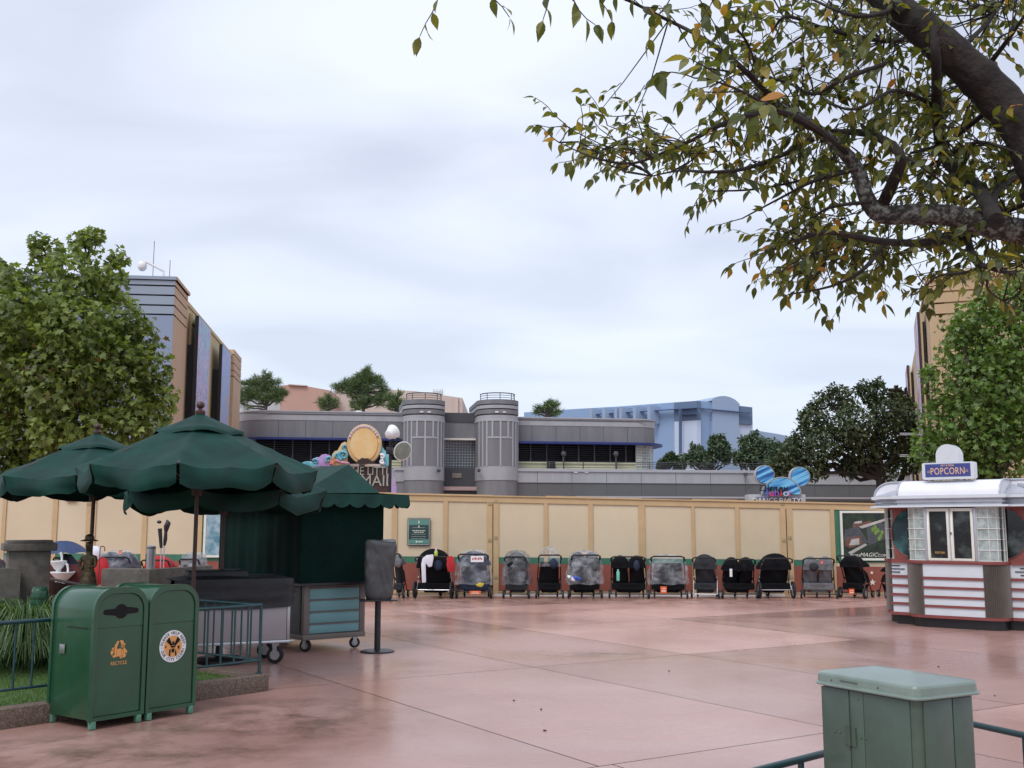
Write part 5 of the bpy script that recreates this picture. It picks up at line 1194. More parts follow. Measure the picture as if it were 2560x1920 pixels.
    # barrel roof over the bay: rounded front, running back to the middle
    prof = [(-HB - .36, 2.225)] + [(-HB - .02 - .34 * math.cos(R(q)), 2.225 + .255 * math.sin(R(q))) for q in range(0, 91, 9)] + [(-.70, 2.482), (-.70, 2.225)]
    m = MB(); m.M = RM; m.prism(prof, -.84, .84, 'x'); m.build('barrel_roof', M['roofw'], t, smooth=30)
    for s_ in (-1, 1):
        m = MB(); m.M = RM; m.tube([(s_ * .845, y, z + .0) for y, z in prof[:-1]], .018, 8); m.build('roof_trim', M['bsil'], t, smooth=50)
        # low grey hipped wing roof
        m = MB(); m.M = RM; x0, x1 = s_ * .88, s_ * (HB + .17); m.add([(x0, -HB - .16, 2.226), (x1, -HB - .16, 2.226), (x1, -.8, 2.226), (x0, -.8, 2.226), (x0, -.9, 2.40)], [(0, 1, 4), (1, 2, 4), (2, 3, 4), (0, 4, 3)]); m.build('wing_roof', M['bsil'], t)
    # sign board with crest on top
    if side > 1: continue
    sg = bpy.data.objects.new('roof_sign', None); C.objects.link(sg); sg.parent = t
    pr('sign_case', [(x, z) for x, z in [(-.40, 2.51), (.40, 2.51)] + arc(.40, 2.76, .03, 0, 90, 4) + arc(-.40, 2.76, .03, 90, 180, 4)] if False else [(-.40, 2.49)] + [(.40, 2.49)] + arc(.40, 2.53, .03, -60, 0, 3) + arc(.40, 2.75, .03, 0, 90, 4) + arc(-.40, 2.75, .03, 90, 180, 4) + arc(-.40, 2.53, .03, 180, 240, 3), -HB - .26, -HB - .08, M['bwhite'], 'y', par=sg)
    bx('sign_face', -.375, .375, -HB - .266, -HB - .2605, 2.535, 2.755, mt=M['blue'], par=sg)
    m = MB(); m.M = RM; textmb(m, 'POPCORN', .165, TM(0, -HB - .268, 2.625), .003, sx=.70, cspace=1.08); textmb(m, 'HOT & FRESH', .05, TM(0, -HB - .268, 2.725), .003, sx=.72)
    for s_ in (-1, 1):
        for dz in (-.012, .012): x0, x1 = sorted((s_ * .27, s_ * .34)); m.box(x0, x1, -HB - .2695, -HB - .2665, 2.622 + dz, 2.628 + dz)
    m.build('sign_lettering', mat('sign_gold_%d' % side, (.78, .50, .28), .4, .05) if side == 0 else M['gold'], sg)
    if side == 0: pr('crest', [(-.19, 2.782)] + [(.19, 2.782)] + arc(0, 2.90, .19, 0, 180, 16, ry=.19), -HB - .30 + .05, -HB - .0, M['bwhite'], 'y', par=sg)
    m = MB(); m.M = RM; textmb(m, 'POPCORN', .05, TM(-.19, -HB - .2915, 1.25), .002, sx=.7); m.build('window_lettering', M['gold'], t)
MB().box(-.71, .71, -.71, .71, 2.225, 2.484).build('roof_centre', M['roofw'], t)
m = MB(); m.box(.95, 1.10, -.86, -.72, 2.34, 2.42); m.build('roof_speaker', M['bsil'], t, bevel=.01)

# ------------------------------------------------------------------ strollers
M['clear'] = clearmat('clear_rain_cover', (.70, .73, .78), .20, .15); M['mesh'] = clearmat('grey_mesh_cover', (.26, .27, .29), .42, .45); M['haze'] = clearmat('milky_cover', (.50, .52, .55), .34, .3)
M['bluefab'] = mat('navy_fabric', (.012, .022, .05), .8, .3, 8, bump=.3, bscale=50); M['redfab'] = mat('red_fabric', (.42, .015, .02), .75, .2, 6, bump=.4, bscale=30); M['tanfab'] = mat('tan_fabric', (.35, .25, .15), .8, .1, 6)
BAGC = [M['charfab'], mat('pink_bag', (.45, .16, .22), .7, .3, 20), mat('teal_bag', (.05, .22, .26), .7, .3, 15), M['greyfab'], mat('khaki_bag', (.28, .22, .13), .8, .2, 9), M['charfab'], mat('floral_blanket', (.5, .45, .5), .8, .5, 30)]
def stroller(label, x, Y, w=.62, h=1.08, rz=0, fab='blackfab', canopy='blackfab', cover=None, double=False, jog=False, frame='black', can_h=None, handle=True, lean=.0, wheel_r=None, can_c=None):
    t = thing('stroller', label, 'stroller', (x, Y, 0), R(rz + rnd.uniform(-9, 9)), 'strollers parked along the construction fence')
    hw = w / 2; wr = wheel_r or (.20 if jog else .10); fm = M[frame]; fb = M[fab]; ch = can_h or h
    # wheels
    ws = [(-hw, -.22, wr), (hw, -.22, wr)] + ([(0, .62, wr * .85)] if jog else [(-hw * .72, .42, .085), (hw * .72, .42, .085)]) + ([(0, .42, .085)] if double and not jog else [])
    for wx_, wy, r_ in ws:
        wd = .022 if jog else .02
        o = MB().tube([(wx_ - wd, wy, r_), (wx_ + wd, wy, r_)], r_, 22).build('wheel', M['rubber'], t, bevel=.008, smooth=30)
        m = MB(); m.tube([(wx_ - wd - .003, wy, r_), (wx_ + wd + .003, wy, r_)], r_ * (.22 if jog else .55), 14)
        if jog:
            m.tube([(wx_, wy + r_ * .8 * math.cos(a_ * .5236), r_ + r_ * .8 * math.sin(a_ * .5236)) for a_ in range(12)], .018, 6, closed=True)
            for a_ in range(6): m.tube([(wx_ - .028, wy, r_), (wx_ - .02, wy + r_ * .8 * math.cos(a_ * 1.047), r_ + r_ * .8 * math.sin(a_ * 1.047))], .005, 4)
        m.build('rim', M['alu'], o, smooth=30)
    # side frames
    for s_ in (-1, 1):
        m = MB(); xx = s_ * (hw - .04)
        m.tube([(xx, -.24, wr), (xx, -.05, .42), (xx * .96, -.20 + lean, .72), (xx * .92, -.42 + lean, h - .05)], .014, 8)
        m.tube([(xx * .98, -.10, .50), (xx * .85, .25, .30), (xx * .72, .42, .14) if not jog else (0.02 * s_, .60, wr)], .013, 8); m.build('side_frame', fm, t, smooth=50)
    MB().tube([(-hw, -.22, wr), (hw, -.22, wr)], .012, 8).build('axle', M['alu'] if jog else fm, t)
    if handle:
        m = MB(); a = hw - .05; m.tube([(-a, -.40 + lean, h - .10), (-a * .98, -.45 + lean, h - .03), (-a * .8, -.47 + lean, h), (a * .8, -.47 + lean, h), (a * .98, -.45 + lean, h - .03), (a, -.40 + lean, h - .10)], .018, 8); m.build('handlebar', M['rubber'], t, smooth=50)
    ns = 2 if double else 1; sw = (w - .14) / ns
    for k in range(ns):
        cx = -((ns - 1) / 2) * sw + k * sw
        def back(u, v, cx=cx):
            xx = cx + (u - .5) * sw * (.94 - .08 * v); b_ = math.sin(math.pi * u)
            z = .34 + v * (h - .50); y = -.02 - .22 * v + lean * v - .09 * b_ - .015 * math.sin(u * 9 + v * 7)
            return (xx, y, z)
        m = MB(); m.grid(back, 10, 10)
        m.grid(lambda u, v, cx=cx: (cx + (u - .5) * sw * .9, -.06 + .38 * v, .36 + .05 * v - .05 * math.sin(math.pi * u)), 8, 4)
        for s_ in (-1, 1): m.grid(lambda u, v, cx=cx, s_=s_: (cx + s_ * sw * .46, -.04 - .2 * v * (1 - u * .3) + u * .36, .36 + v * (h - .58) * (1 - .5 * u)), 5, 5)
        m.build('seat', fb, t, smooth=60)
        if canopy:
            r_c = sw * .54
            def can(u, v, cx=cx):
                a = math.pi * (u); q = v
                zz_ = (h - .27) + (ch - h + .27) * math.sin(a) ** .8 * (1 - .30 * q * q * 0)
                y = -.22 + lean + (q - .15) * .55 * (1 - .2 * math.sin(a)) ; sag = .0 + .018 * math.sin(q * 15) * math.sin(a)
                zz_ -= (q - .25) ** 2 * .30 * math.sin(a)
                return (cx - r_c * math.cos(a), y, zz_ + sag)
            m = MB(); m.grid(can, 16, 12)
            def canb(u, v, cx=cx):
                p = can(u, 0); return (cx + (p[0] - cx) * v, p[1] - .03 * math.sin(math.pi * v), (h - .27) + (p[2] - h + .27) * v)
            m.grid(canb, 16, 5); m.build('canopy', M[can_c or canopy], t, smooth=60)
    # basket
    def bask(u, v):
        a = 2 * math.pi * u; c_, s_ = math.cos(a), math.sin(a); q = (abs(c_) ** 4 + abs(s_) ** 4) ** -.25; k = .72 + .28 * v
        return (c_ * q * (hw - .08) * k, .06 + s_ * q * .28 * k, .13 + .18 * v + (.02 * math.sin(a * 3) if v > .9 else 0))
    m = MB(); m.grid(bask, 28, 5); m.add([bask(i / 28, 0) for i in range(28)], [tuple(range(28))]); m.build('basket', fb, t, smooth=60)
    MB().ell((rnd.uniform(-.08, .08), .05, .27), (hw - .14, .2, .10), 12, 8, .04).build('basket_bag', rnd.choice(BAGC), t, smooth=60)
    if rnd.random() < .6:
        sx_ = rnd.choice((-1, 1)) * rnd.uniform(.05, hw * .5); MB().ell((sx_, -.42 + lean, h - .20), (rnd.uniform(.07, .12), .07, rnd.uniform(.09, .13)), 12, 8, .05).build('hanging_pouch', rnd.choice((M['charfab'], M['blackfab'], M['greyfab'], M['bluefab'])), t, smooth=60)
    MB().box(-hw + .06, hw - .06, -.20, -.17, .20, .36).build('rear_panel', fb, t, bevel=.01)
    if cover:
        ph = rnd.uniform(0, 9)
        def cov(u, v):
            a = 2 * math.pi * u; c_, s_ = math.cos(a), math.sin(a); q = (abs(c_) ** 3.4 + abs(s_) ** 3.4) ** (-1 / 3.4)
            z = .34 + (ch + .03 - .34) * math.sin(v * math.pi / 2) ** 1.0
            k = math.cos(v * math.pi / 2) ** .42 if v < 1 else 0
            k = max(k, .0) * (1 + .13 * mno.noise(Vector((c_ * 2 + ph, s_ * 2, v * 4))) + .07 * mno.noise(Vector((c_ * 5, s_ * 5 + ph, v * 10))))
            return (c_ * q * (hw + .035) * k, -.12 + lean * v + s_ * q * .40 * k, z + .012 * math.sin(a * 6 + v * 20 + ph))
        m = MB(); m.grid(cov, 72, 40); m.build('rain_cover', M[cover], t, smooth=50)
    return t
def SX(x, Y=25.9): return P(x, 1400, Y).x
st = []
def ST(label, xa, xb, **k):
    Y = k.pop('Y', 25.75); Yb = Y; w_ = (xb - xa) / F * Y * k.pop('ws', .99); o = stroller(label, SX((xa + xb) / 2, Y), Y, w=w_, **k); st.append(o); return o
ST('small grey canopied stroller half hidden behind the pedestal stand', 984, 1016, h=1.05, canopy='greyfab', fab='charfab')
A = ST('black three wheeled stroller hung with a white shirt and a red jacket', 1043, 1135, h=.98, can_h=1.16, jog=True, frame='alu')
B_ = ST('double stroller under crinkled clear plastic with a white card on its back', 1145, 1230, h=1.04, can_h=1.10, fab='bluefab', canopy='bluefab', cover='clear', wheel_r=.16)
ST('narrow stroller wrapped in a rounded grey mesh cover', 1262, 1325, h=.98, can_h=1.08, cover='mesh', fab='charfab', canopy='charfab')
ST('tallest stroller, with a clear topped canopy raised above its handlebar', 1339, 1405, h=1.02, can_h=1.22, canopy='haze', can_c='haze', fab='blackfab', cover=None)
ST('wide black stroller covered in wrinkled grey clear plastic beside the tallest one', 1418, 1500, h=1.02, can_h=1.08, cover='haze', canopy='charfab', double=True)
D_ = ST('black double stroller with a mint green bottle hanging at its side', 1524, 1619, h=.98, can_h=1.0, double=True, rz=-8)
E_ = ST('black stroller with clear plastic thrown over one side and an orange card', 1622, 1715, h=.99, cover='clear', canopy=None, rz=-14, frame='black')
ST('narrow dark stroller with a tan topped hood and a grey frame', 1730, 1796, h=.96, can_h=1.03, can_c='charfab', fab='charfab', frame='steel', rz=-8)
ST('black double stroller with a white tag and a rounded hood right of the tan one', 1800, 1885, h=.92, can_h=.96, double=True, rz=-5)
F_ = ST('large black stroller with spoked wheels and a silver frame beside the fence hinge', 1890, 1974, h=.94, can_h=1.05, jog=True, frame='alu', rz=6)
ST('grey fabric double stroller with a small red badge', 2000, 2085, h=.94, can_h=.98, double=True, fab='greyfab', canopy='greyfab', rz=-5)
H_ = ST('black stroller turned sideways below the mural with an orange card', 2095, 2180, h=1.0, can_h=1.0, jog=False, wheel_r=.13, rz=-48, ws=.75, can_c='blackfab')
ST('stroller cut off by the left side of the popcorn booth', 2203, 2245, h=.88, can_h=.85, rz=0)
# those beyond the terrace wall on the left
ST('blue canopied stroller seen beside the bronze statue', 155, 200, Y=22.5, h=1.05, can_h=1.12, fab='bluefab', canopy='bluefab')
ST('wide stroller boxed in clear plastic behind the parapet, seen right of the statue', 262, 350, Y=22.6, h=1.06, can_h=1.16, fab='bluefab', canopy='bluefab', cover='clear', double=True, ws=1.02)
ST('red stroller behind the parapet below the two black umbrella handles', 366, 446, Y=22.6, h=1.0, can_h=1.08, fab='redfab', canopy='redfab')
ST('stroller under a milky white cover behind the front umbrella pole', 460, 520, Y=22.6, h=1.02, can_h=1.12, cover='haze', canopy='greyfab', fab='greyfab')
ST('stroller with a plastic cover cut off by the left edge of the photo', -38, 12, Y=22.4, h=1.1, can_h=1.14, cover='clear')
# things hung on the strollers
def at(x, y, Y): q = P(x, y, Y); return q
def cloth(name, label, cat, pts, Y, mt, th=.03):
    c_ = at(pts[0][0], pts[0][1], Y); t = thing(name, label, cat, (c_.x, Y, 0)); vs = [at(a, b, Y) for a, b in pts]
    m = MB(); m.prism([(v.x - c_.x, v.z) for v in vs], 0, th, 'y'); m.build('cloth', mt, t, bevel=.008); return t
M['whitefab'] = mat('white_cotton', (.72, .70, .76), .8, .06, 6, bump=.3, bscale=30)
Yh = 25.17
cloth('shirt', 'white long sleeved shirt draped over the black three wheeled stroller', 'shirt', [(1055, 1457), (1053, 1410), (1056, 1396), (1066, 1388), (1083, 1386), (1084, 1394), (1080, 1416), (1072, 1418), (1064, 1408), (1065, 1456)], Yh, M['whitefab'])
cloth('jacket', 'red jacket hanging from the right of the black three wheeled stroller', 'jacket', [(1118, 1391), (1130, 1390), (1136, 1396), (1137, 1416), (1134, 1430), (1120, 1429), (1116, 1412)], Yh, M['redfab'])
t = thing('drink_bottle', 'yellow green bottle with a pink cap on the black three wheeled stroller', 'bottle', (at(1090, 1390, Yh - .06).x, Yh - .06, at(1090, 1390, Yh - .06).z))
MB().lathe([(.03, 0), (.04, .01), (.042, .09), (.028, .12)], 14).build('bottle_body', mat('lime_bottle', (.45, .62, .08), .3), t, smooth=50); MB().lathe([(.026, .121), (.026, .17), (.02, .175)], 14).build('cap', mat('pink_cap', (.75, .45, .5), .4), t, smooth=40)
def card(label, x0, y0, x1, y1, Y, mt, txt=None, cat='card'):
    a, b = at(x0, y0, Y), at(x1, y1, Y); t = thing('hang_card', label, cat, ((a.x + b.x) / 2, Y, 0)); w_ = (b.x - a.x) / 2
    MB().box(-w_, w_, 0, .006, b.z, a.z).build('card', mt, t)
    if txt:
        m = MB(); hh = a.z - b.z
        for j in range(7): m.box(-w_ * .8 + j * w_ * .235, -w_ * .8 + j * w_ * .235 + w_ * .15, -.003, -.0005, b.z + hh * (.35 + .06 * (j % 2)), b.z + hh * (.65 + .08 * (j % 3)))
        m.build('print', M['redfab'], t)
    else:
        m = MB(); m.box(-w_ * .7, w_ * .7, -.003, -.0005, b.z + (a.z - b.z) * .25, b.z + (a.z - b.z) * .4); m.box(-w_ * .5, w_ * .6, -.003, -.0005, b.z + (a.z - b.z) * .6, b.z + (a.z - b.z) * .72); m.build('print', M['offwhite'], t)
    return t
card('white name card hung on the stroller under crinkled clear plastic', 1177, 1390, 1209, 1405, 25.1, M['white'], True)
card('orange card low on the stroller with the white name card', 1174, 1477, 1202, 1486, 25.2, M['orange'])
card('orange card low on the stroller with plastic thrown over one side', 1651, 1466, 1667, 1483, 25.2, M['orange'])
card('orange card low on the stroller turned sideways below the mural', 2122, 1472, 2136, 1486, 25.2, M['orange'])
card('long white tag on the back of the black double stroller right of the tan one', 1824, 1422, 1831, 1442, 25.15, M['white'], cat='tag')
card('small red badge on the grey fabric double stroller', 2049, 1402, 2060, 1410, 25.1, M['redfab'], cat='badge')
card('small orange tag on the boxed stroller behind the parapet', 297, 1377, 305, 1386, 22.0, M['orange'], cat='tag')
b_ = at(1545, 1422, 25.1); t = thing('drink_bottle', 'mint green bottle hanging on the black double stroller', 'bottle', (b_.x, 25.1, at(1545, 1452, 25.1).z)); MB().lathe([(.035, 0), (.038, .01), (.038, .2), (.02, .23), (.02, .26), (.015, .265)], 14).build('bottle_body', mat('mint_bottle', (.16, .50, .34), .35), t, smooth=50)
b_ = at(1428, 1446, 25.1)
for k, (dx, c__, nm) in enumerate(((0, 'white', 'white sandal hanging from the wide grey covered stroller'), (.14, 'blue', 'blue sandal hanging from the wide grey covered stroller'))):
    t = thing('sandal', nm, 'shoe', (b_.x + dx, 25.12, b_.z)); m = MB(); m.M = Matrix.Rotation(R(35 - 20 * k), 4, 'Y'); m.ell((0, 0, 0), (.11, .03, .045), 14, 8); m.build('sole', M['white'] if k == 0 else mat('blue_sandal', (.03, .08, .45), .5), t, smooth=60); m = MB(); m.M = Matrix.Rotation(R(35 - 20 * k), 4, 'Y'); m.tube([(-.03, -.03, -.04), (-.02, -.045, 0), (-.03, -.03, .04)], .012, 6); m.build('strap', M['blue'], t)
cloth('yellow_bag', 'yellow bag in the basket of the plastic covered double stroller', 'bag', [(1189, 1462), (1199, 1456), (1210, 1458), (1209, 1463), (1204, 1468), (1193, 1466)], 25.2, mat('yellow_bag_fabric', (.55, .42, .04), .6))
# blue golf umbrella, white cap bag, hooked cane by the statue
q = at(158, 1368, 22.0); t = thing('open_umbrella', 'dark blue open umbrella with a yellow corner beside the pillar', 'umbrella', (q.x, 22.0, 0))
m = MB()
def um(u, v): a = 2 * math.pi * u; r_ = .50 * v; return (r_ * math.cos(a), r_ * math.sin(a), q.z + .13 - .26 * v * v - .03 * v * (4 * ((u * 8) % 1) * (1 - (u * 8) % 1)) * -1)
m.grid(um, 64, 8); m.build('canopy', M['bluefab'] if False else mat('umbrella_blue', (.03, .05, .13), .6, .1), t, smooth=50)
m = MB(); m.grid(lambda u, v: tuple(Vector(um(.5 + u * .1, .6 + .42 * v)) + Vector((-.002, -.004, .006))), 8, 4); m.build('yellow_gore', mat('umbrella_yellow', (.75, .42, .05), .5), t, smooth=50)
MB().tube([(0, 0, .5), (0, 0, q.z + .12)], .01, 6).build('shaft', M['black'], t)
q = at(236, 1385, 21.6); t = thing('rain_poncho', 'white and red bundle draped beside the statue', 'cloth', (q.x, 21.6, 0))
MB().ell((0, 0, q.z), (.16, .12, .16), 16, 10, .06).build('white_cloth', M['whitefab'], t, smooth=60); MB().ell((.10, .05, q.z - .33), (.20, .16, .28), 16, 10, .05).build('red_cloth', M['redfab'], t, smooth=60); MB().tube([(.0, .05, 0), (.0, .05, q.z)], .03, 6).build('support', M['black'], t)
q = at(248, 1420, 21.0); z1 = at(250, 1365, 21.0).z; t = thing('hooked_cane', 'brown hooked cane standing up beside the statue', 'cane', (q.x, 21.0, 0))
MB().tube([(-.03, 0, .3), (0, 0, q.z), (.0, 0, z1 - .06)] + [(.045 - .045 * math.cos(R(a)), 0, z1 - .05 + .045 * math.sin(R(a))) for a in range(0, 181, 20)] + [(.088, 0, z1 - .1)], .010, 8).build('cane_shaft', M['wood'], t, smooth=60)
# leaves and pebbles scattered on the paving
M['debris'] = mat('dead_leaf', (.03, .018, .01), .8, .4, 8)
for k, (x, y) in enumerate(((1285, 1752), (1353, 1774), (1362, 1827), (1673, 1678), (2346, 1667), (2487, 1740))):
    g_ = G(x, y); r_ = rnd.uniform(.010, .019); o = MB().ell((0, 0, .004), (r_, r_ * .6, .006), 8, 5, .2).build('fallen_leaf', M['debris'], None, smooth=60); o.location = (g_[0], g_[1], 0); o.rotation_euler = (0, 0, rnd.uniform(0, 3)); tag(o, 'tiny dark dead leaf lying on the wet paving', 'leaf', 'dead leaves on the paving')
# ------------------------------------------------------------------ trees
def rs(seed): return random.Random(seed)
LOBED = [(0, 0), (.18, .10), (.50, .06), (.34, .30), (.52, .52), (.22, .58), (0, 1.0), (-.22, .58), (-.52, .52), (-.34, .30), (-.50, .06), (-.18, .10)]
OVAL = [(0, 0), (.14, .22), (.20, .48), (.13, .75), (0, 1.0), (-.13, .75), (-.20, .48), (-.14, .22)]
DIAM = [(0, 0), (.3, .5), (0, 1), (-.3, .5)]
NEED = [(-.05, 0), (.05, 0), (.02, 1), (-.02, 1)]
class Leaves:
    def __init__(s): s.v = []; s.f = []; s.l = []
    def add(s, p, d, n, size, shape, tone, fold=.15):
        d = d.normalized(); x = d.cross(n); x = x.normalized() if x.length > 1e-5 else Vector((1, 0, 0)); z = x.cross(d)
        k = len(s.v)
        for a, b in shape:
            q = p + x * (a * size) + d * (b * size) + z * (abs(a) * size * fold - b * b * size * .22); s.v.append((q.x, q.y, q.z))
        s.f.append(tuple(range(k, k + len(shape)))); s.l += [tone] * len(shape)
def unit(r):
    while True:
        v = Vector((r.uniform(-1, 1), r.uniform(-1, 1), r.uniform(-1, 1)))
        if .05 < v.length < 1: return v.normalized()
def branch(mb, a, b, r0, r1, r, wob=.08, n=5, seg=7):
    pts = []; L = (b - a).length
    for i in range(n + 1):
        q = i / n; o = Vector((r.uniform(-1, 1), r.uniform(-1, 1), r.uniform(-1, 1))) * L * wob * math.sin(math.pi * q)
        pts.append(a.lerp(b, q) + o)
    mb.tube(pts, [r0 + (r1 - r0) * i / n for i in range(n + 1)], seg); return pts
def crown_tree(name, label, base, clumps, nleaf, size, shape, mt, bark, r0=.14, seed=1, droop=.3, group=None, dense=.65, tonebias=0, fork=None, cat='tree'):
    r = rs(seed); t = thing(name, label, cat, base, 0, group); o_ = Vector(base)
    cl = [(Vector(c) - o_, Vector(s_) if isinstance(s_, (tuple, list)) else Vector((s_, s_, s_))) for c, s_ in clumps]
    top = max(c.z for c, s_ in cl); fk = Vector(fork) - o_ if fork else Vector((0, 0, min(c.z for c, s_ in cl) * .75))
    mb = MB(); branch(mb, Vector((0, 0, -.05)), fk, r0, r0 * .7, r, .03, 5, 10)
    mb.build('trunk', bark, t, smooth=60)
    lb = MB()
    for c, s_ in cl:
        if r.random() < .85: pp = branch(lb, fk + Vector((0, 0, r.uniform(-.1, .3))), c, r0 * .45, .02, r, .10, 6, 5)
        for _ in range(3): branch(lb, c - Vector((0, 0, s_.z * .3)), c + Vector([unit(r)[i] * s_[i] * .8 for i in range(3)]), .022, .006, r, .1, 3, 4)
    lb.build('limbs', bark, t, smooth=60)
    L = Leaves(); vol = [s_.x * s_.y * s_.z for c, s_ in cl]; tot = sum(v ** .7 for v in vol)
    for (c, s_), v in zip(cl, vol):
        n = int(nleaf * v ** .7 / tot); ct = r.uniform(-.14, .14) + tonebias
        for _ in range(n):
            u = unit(r); k = dense + (1 - dense) * r.random() if r.random() < .75 else r.random(); k *= 1 + .18 * math.sin(u.x * 5 + u.z * 7 + c.x * 3) * math.cos(u.y * 4)
            if r.random() < .04: k *= 1.18
            p = c + Vector((u.x * s_.x * k, u.y * s_.y * k, u.z * s_.z * k))
            d = (unit(r) + u * .5 + Vector((0, 0, -droop))).normalized(); nn = (unit(r) * .7 + Vector((0, 0, 1)) * .8 + u * .5)
            L.add(p, d, nn, size * r.uniform(.6, 1.25), shape, min(1, max(0, .5 + ct + r.gauss(0, .17))))
    leafobj('crown', L.v, L.f, L.l, mt, t)
    return t
M['bark'] = mat('grey_bark', (.06, .05, .042), .85, .4, 12, bump=.6, bscale=60, stretch=(1, 1, .3)); M['barkd'] = mat('dark_bark', (.028, .022, .020), .85, .4, 14, bump=.7, bscale=50)
M['lfp'] = leafmat('plane_leaves', [(0, (.14, .07, .025)), (1, (.33, .38, .10)), (.12, (.06, .075, .02)), (.5, (.155, .20, .045)), (.85, (.25, .30, .07))])
M['lfpr'] = leafmat('plane_leaves_green', [(0, (.05, .035, .014)), (1, (.26, .34, .08)), (.5, (.115, .20, .04)), (.85, (.18, .27, .06))])
M['lfo'] = leafmat('oak_leaves', [(0, (.026, .042, .018)), (1, (.16, .16, .085)), (.5, (.065, .09, .042)), (.85, (.11, .135, .06))], transl=.2)
M['lfb'] = leafmat('bluish_oak_leaves', [(0, (.04, .07, .045)), (1, (.17, .22, .12)), (.5, (.08, .125, .07))], transl=.2)
M['lfn'] = leafmat('pine_needles', [(0, (.05, .075, .035)), (1, (.25, .31, .14)), (.5, (.13, .19, .08))], transl=.2)
# left plane tree: conical-topped crown of lobed leaves
def px_clumps(lst, Y, ydepth=1.0, r=None):
    out = []
    for x, y, rp, dy in lst:
        q = P(x, y, Y + dy); s_ = rp / F * (Y + dy); out.append(((q.x, q.y, q.z), (s_, s_ * ydepth, s_)))
    return out
Y = 27.6
cl = [(40, 720, 62, 0), (120, 640, 48, .3), (212, 608, 40, 0), (170, 700, 75, -.5), (262, 700, 60, .2), (60, 800, 95, -.8), (180, 820, 100, -1), (290, 800, 75, .2), (340, 850, 62, .5), (30, 920, 100, -.6), (150, 950, 105, -1.2), (270, 920, 95, -.5), (370, 930, 62, .3), (390, 1000, 52, .4), (60, 1050, 100, .2), (180, 1060, 100, -.8), (300, 1040, 90, -.3), (370, 1060, 55, .6), (90, 1120, 60, .5), (-40, 830, 100, .5), (-60, 1000, 110, .3), (-90, 1100, 90, .4), (232, 590, 26, 0), (300, 640, 26, .3), (100, 600, 24, .3), (0, 690, 40, .5), (200, 900, 110, 1.2), (100, 860, 110, 1.4), (120, 1100, 50, -.5), (0, 1150, 60, .3), (60, 1165, 50, .3)]
bx_ = P(150, 1300, Y).x
crown_tree('plane_tree', 'leafy plane tree with lobed leaves rising behind the left umbrellas', (bx_, Y, 0), px_clumps(cl, Y), 19000, .18, LOBED, M['lfp'], M['bark'], .18, 3, .5)
# right plane tree behind the booth
Y = 25.5 + 2.5
cl = [(2440, 800, 60, 0), (2500, 760, 60, 0), (2420, 880, 70, .3), (2520, 860, 90, -.4), (2380, 960, 68, .3), (2480, 970, 100, -.5), (2560, 950, 90, 0), (2350, 1040, 58, .5), (2440, 1060, 95, -.4), (2550, 1060, 100, -.2), (2320, 1110, 48, .6), (2400, 1120, 75, 0), (2500, 1130, 90, -.3), (2600, 820, 90, 0), (2620, 960, 100, 0), (2600, 740, 60, 0), (2560, 720, 40, 0), (2330, 1150, 40, .4), (2470, 730, 24, 0), (2640, 1090, 90, .2), (2460, 860, 110, 1.4), (2500, 1040, 120, 1.4), (2320, 930, 24, .4), (2290, 1140, 22, .4), (2560, 690, 30, .3), (2400, 830, 34, 0)]
bx_ = P(2480, 1300, Y).x
crown_tree('plane_tree', 'green plane tree with lobed leaves behind the popcorn booth', (bx_, Y, 0), px_clumps(cl, Y), 13000, .15, LOBED, M['lfpr'], M['bark'], .14, 5, .5)
# dark oak with forked trunk
Y = 47
cl = [(2040, 1050, 50, 0), (2100, 1000, 42, .5), (2130, 1060, 60, -1), (2185, 985, 40, 0), (2215, 1040, 58, -.5), (2060, 1110, 55, -.5), (1995, 1120, 40, 0), (1975, 1165, 38, 0), (2040, 1160, 45, 0), (2150, 1120, 60, 0), (2230, 1110, 55, .5), (2255, 1020, 40, 1), (2280, 1060, 45, .5), (2120, 1165, 35, 0), (2210, 1170, 40, .5), (2050, 1000, 20, 0), (2145, 975, 16, 0), (2085, 970, 12, 0), (2270, 1150, 40, 1), (1950, 1180, 22, 0), (2010, 1070, 18, 0)]
q = P(2216, 1230, Y)
crown_tree('oak_tree', 'large dark live oak with a leaning forked trunk left of the popcorn booth', (q.x, Y, 0), px_clumps([(a, b, c * .86, d) for a, b, c, d in cl] + [(1990, 1095, 16, 0), (2010, 1040, 14, 0), (2030, 1020, 16, 0), (2160, 965, 14, 0), (2195, 958, 12, 0), (2070, 985, 14, 0), (1960, 1140, 18, 0), (1935, 1165, 20, 0), (1925, 1185, 16, 0)], Y, .9), 14000, .20, DIAM, M['lfo'], M['barkd'], .24, 11, .2, fork=tuple(P(2200, 1195, Y)))
q2 = P(2245, 1230, Y + 1.5); mb = MB()
t = thing('oak_tree', 'brown tinged oak directly behind the slim banners of the tan building', 'tree', (q2.x, Y + 1.5, 0))
mb.tube([(0, 0, 0), (0, 0, P(2240, 1215, Y).z), (.5, 0, P(2262, 1150, Y).z)], [.2, .17, .09], 8); mb.build('trunk', M['barkd'], t, smooth=60)
M['lfbr'] = leafmat('brown_oak_leaves', [(0, (.03, .022, .016)), (1, (.10, .08, .05)), (.5, (.05, .045, .03))], transl=.2)
L = Leaves(); r = rs(5)
for x, y, rp in ((2250, 1000, 26), (2262, 1050, 30), (2275, 1100, 28), (2240, 985, 14)):
    c = P(x, y, Y + 1.5) - Vector(t.location); s_ = rp / F * Y
    for _ in range(450): u = unit(r) * s_ * r.random() ** .4; L.add(c + u, unit(r), unit(r), .24, DIAM, r.random())
leafobj('crown', L.v, L.f, L.l, M['lfbr'], t)
